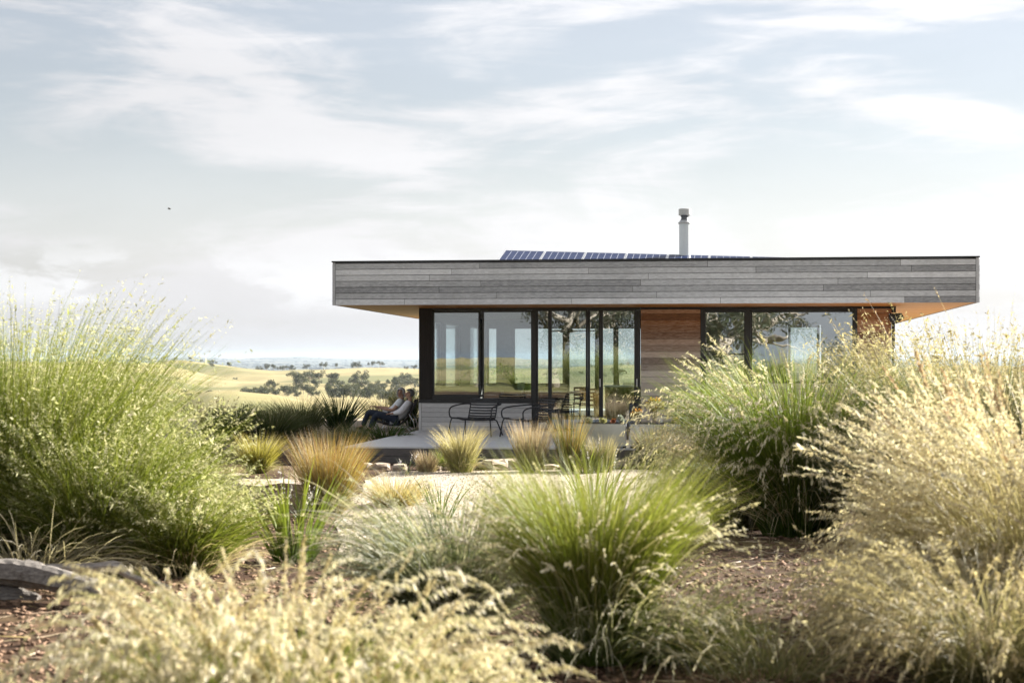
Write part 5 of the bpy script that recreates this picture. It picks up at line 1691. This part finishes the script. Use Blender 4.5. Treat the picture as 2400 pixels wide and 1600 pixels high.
def far_woods():
    """the wooded plain beyond the hills: one dark mass"""
    g = np.random.default_rng(77)
    n = 9000
    d = np.exp(g.uniform(math.log(3500), math.log(24000), n))
    px = g.uniform(150, 2500, n)
    x = (px - 1200) / FPX * d
    keep = (np.sin(x / 700 + 2 * np.sin(d / 1500)) + np.sin(d / 420 + x / 1600) + g.normal(0, .6, n)) > .1
    x, d = x[keep], d[keep]; n = len(x)
    z = terrain(1200 + FPX * x / d, x, d, np.hypot(x, d))
    r = g.uniform(8, 20, n) * (1 + d / 14000); h = g.uniform(9, 18, n)
    k = 6
    a = np.arange(k) / k * 6.2832
    ring = np.stack([np.cos(a), np.sin(a)], 1)
    V = np.zeros((n, 2 * k + 1, 3))
    jit = g.uniform(.7, 1.3, (n, k, 1))
    V[:, :k, :2] = ring[None] * (r[:, None, None] * .8) * jit
    V[:, k:2 * k, :2] = ring[None] * (r[:, None, None]) * jit
    V[:, k:2 * k, 2] = h[:, None] * g.uniform(.45, .7, (n, k))
    V[:, 2 * k, 2] = h
    V += np.stack([x, d, z - 1.0], 1)[:, None, :]
    i = np.arange(k); j = (i + 1) % k
    f = np.vstack([np.stack([i, j, j + k], 1), np.stack([i, j + k, i + k], 1), np.stack([i + k, j + k, np.full(k, 2 * k)], 1)])
    F = (f[None] + (np.arange(n) * (2 * k + 1))[:, None, None]).reshape(-1, 3)
    C = np.repeat(pick([(0.05, 0.065, 0.035), (0.075, 0.085, 0.05)], n, g)[:, None], 2 * k + 1, 1).reshape(-1, 3)
    o = colour_mesh('far_woodland', V.reshape(-1, 3), F, C, 'leaf', None)
    tag(o, 'dark belts of distant woodland across the hazy plain', 'woodland', kind='stuff')
far_woods()

# ------------------------------------------------------------------ old gums behind the viewer, which the glass reflects
def big_gum(label, x, y, seed, h):
    g = np.random.default_rng(seed)
    z = land(x, y)
    t = empty('old_gum_tree', (x, y, z - .1), 0, label, 'tree')
    m = MB(); cs = []
    def limb(p, d, L, r, lev):
        pts = [p]; q = p.copy(); dd = d.copy()
        for k in range(5):
            dd = (dd + Vector(g.normal(0, .22, 3)) + Vector((0, 0, .05))).normalized()
            q = q + dd * (L / 5); pts.append(q.copy())
        m.tube(pts, [r * (1 - .13 * k) for k in range(6)], 9 if lev < 2 else 5)
        if lev < 3:
            for k in range(3 if lev else 5):
                b = pts[int(g.integers(1 if lev == 0 else 2, 6))]
                nd = (dd * .5 + Vector(g.normal(0, .7, 3)) + Vector((0, 0, .15))).normalized()
                limb(b, nd, L * g.uniform(.5, .75), r * .5, lev + 1)
        else:
            cs.append(tuple(q)); cs.append(tuple(pts[3]))
    limb(Vector((0, 0, 0)), Vector((.15, 0, 1)), h * .5, h * .04, 0)
    m.build('trunk', 'bark', t, True)
    V, F, C = leafballs(g, np.array(cs), h * .075, 9000, .16, GUM, -.3)
    o = colour_mesh('crown', V, F, C, 'leaf', t); o['kind'] = 'stuff'
big_gum('old pale barked gum mirrored in the wide right hand window', -1.2, -8.0, 501, 9.0)
big_gum('old gum with twisted limbs mirrored in the narrow two part window', -4.0, -13.0, 502, 10.0)
big_gum('spreading gum mirrored in the sliding doors', -9.2, -16.0, 503, 10.0)
big_gum('leaning gum mirrored beside the spreading one in the sliding doors', -11.8, -12.0, 507, 9.0)
for i, (x, y, s) in enumerate([(-7, -6, .9), (-9.5, -8, 1.2), (-12, -7, 1.1), (-3.5, -6, .8), (-15, -9, 1.3), (.8, -7, .8), (-5, -10, 1.0)]):
    shrub(['pale', 'rounded', 'broad', 'small', 'far', 'low', 'middle'][i] + ' yellow green shrub behind the viewer, mirrored in the glass', (x, y, gz(x, y)), 520 + i, s, LIME + OLIVE, 1500, .09)

for i, (x, y) in enumerate([(-4.2, -2.5), (-6.4, -1.2), (-8.2, -3.2), (-10.6, -2.0), (-2.4, -3.4), (-.4, -2.6)]):
    tussock('tussock_grass', ['first', 'second', 'third', 'fourth', 'fifth', 'sixth'][i] + ' olive tussock behind the viewer, mirrored low in the glass', 'grass', (x, y, gz(x, y)), 700 + i,
            [dict(n=700, rb=.35, spread=.7, bend=.7, L=1.0, w=.012, c0=GREEN, c1=LIME, K=4)])

# ------------------------------------------------------------------ bird
bd = Vector(((398 - 1200) / FPX * 90, 90, EYE + (HOR - 490) / FPX * 90))
b = empty('bird', tuple(bd), 0, 'tiny dark bird gliding high in the pale sky', 'bird')
MB().add([(0, 0, 0), (-.05, .0, .02), (-.02, 0, -.03), (.09, 0, .0), (.0, .03, 0), (.0, -.03, 0), (-.16, 0, .01)], [(6, 4, 1), (6, 1, 5), (6, 2, 4), (6, 5, 2), (3, 1, 4), (3, 5, 1), (3, 4, 2), (3, 2, 5)]).build('body', 'bird', b)
for s in (-1, 1):
    MB().add([(.03, s * .02, .0), (-.05, s * .02, .0), (-.06, s * .2, .05), (.0, s * .22, .06), (-.06, s * .40, .03), (.03, s * .02, .008), (-.05, s * .02, .008), (-.06, s * .2, .058), (.0, s * .22, .068)],
             [(0, 1, 2, 3), (3, 2, 4), (8, 7, 6, 5), (4, 7, 8), (0, 3, 8, 5), (1, 6, 7, 2), (2, 7, 4), (3, 4, 8)]).build('wing', 'bird', b)

# ------------------------------------------------------------------ haze over the valley
HAZE = True
if HAZE:
    mz, tz = mat_new('haze_air')
    o_ = tz.nodes.new('ShaderNodeOutputMaterial')
    pvn = tz.nodes.new('ShaderNodeVolumePrincipled')
    pvn.inputs['Color'].default_value = (0.50, 0.575, 0.66, 1)
    pvn.inputs['Density'].default_value = 4.2e-5
    pvn.inputs['Anisotropy'].default_value = 0.3
    tz.links.new(pvn.outputs[0], o_.inputs['Volume'])
    M['haze_air'] = mz
    hz = MB().box(-44000, 44000, -44000, 44000, -130, 75).build('haze', 'haze_air')
    hz['kind'] = 'stuff'
print('tris', sum(sum(len(p.vertices) - 2 for p in me.polygons) if len(me.polygons) < 2000 else 2 * len(me.polygons) for me in bpy.data.meshes), 'objects', len(bpy.data.objects))
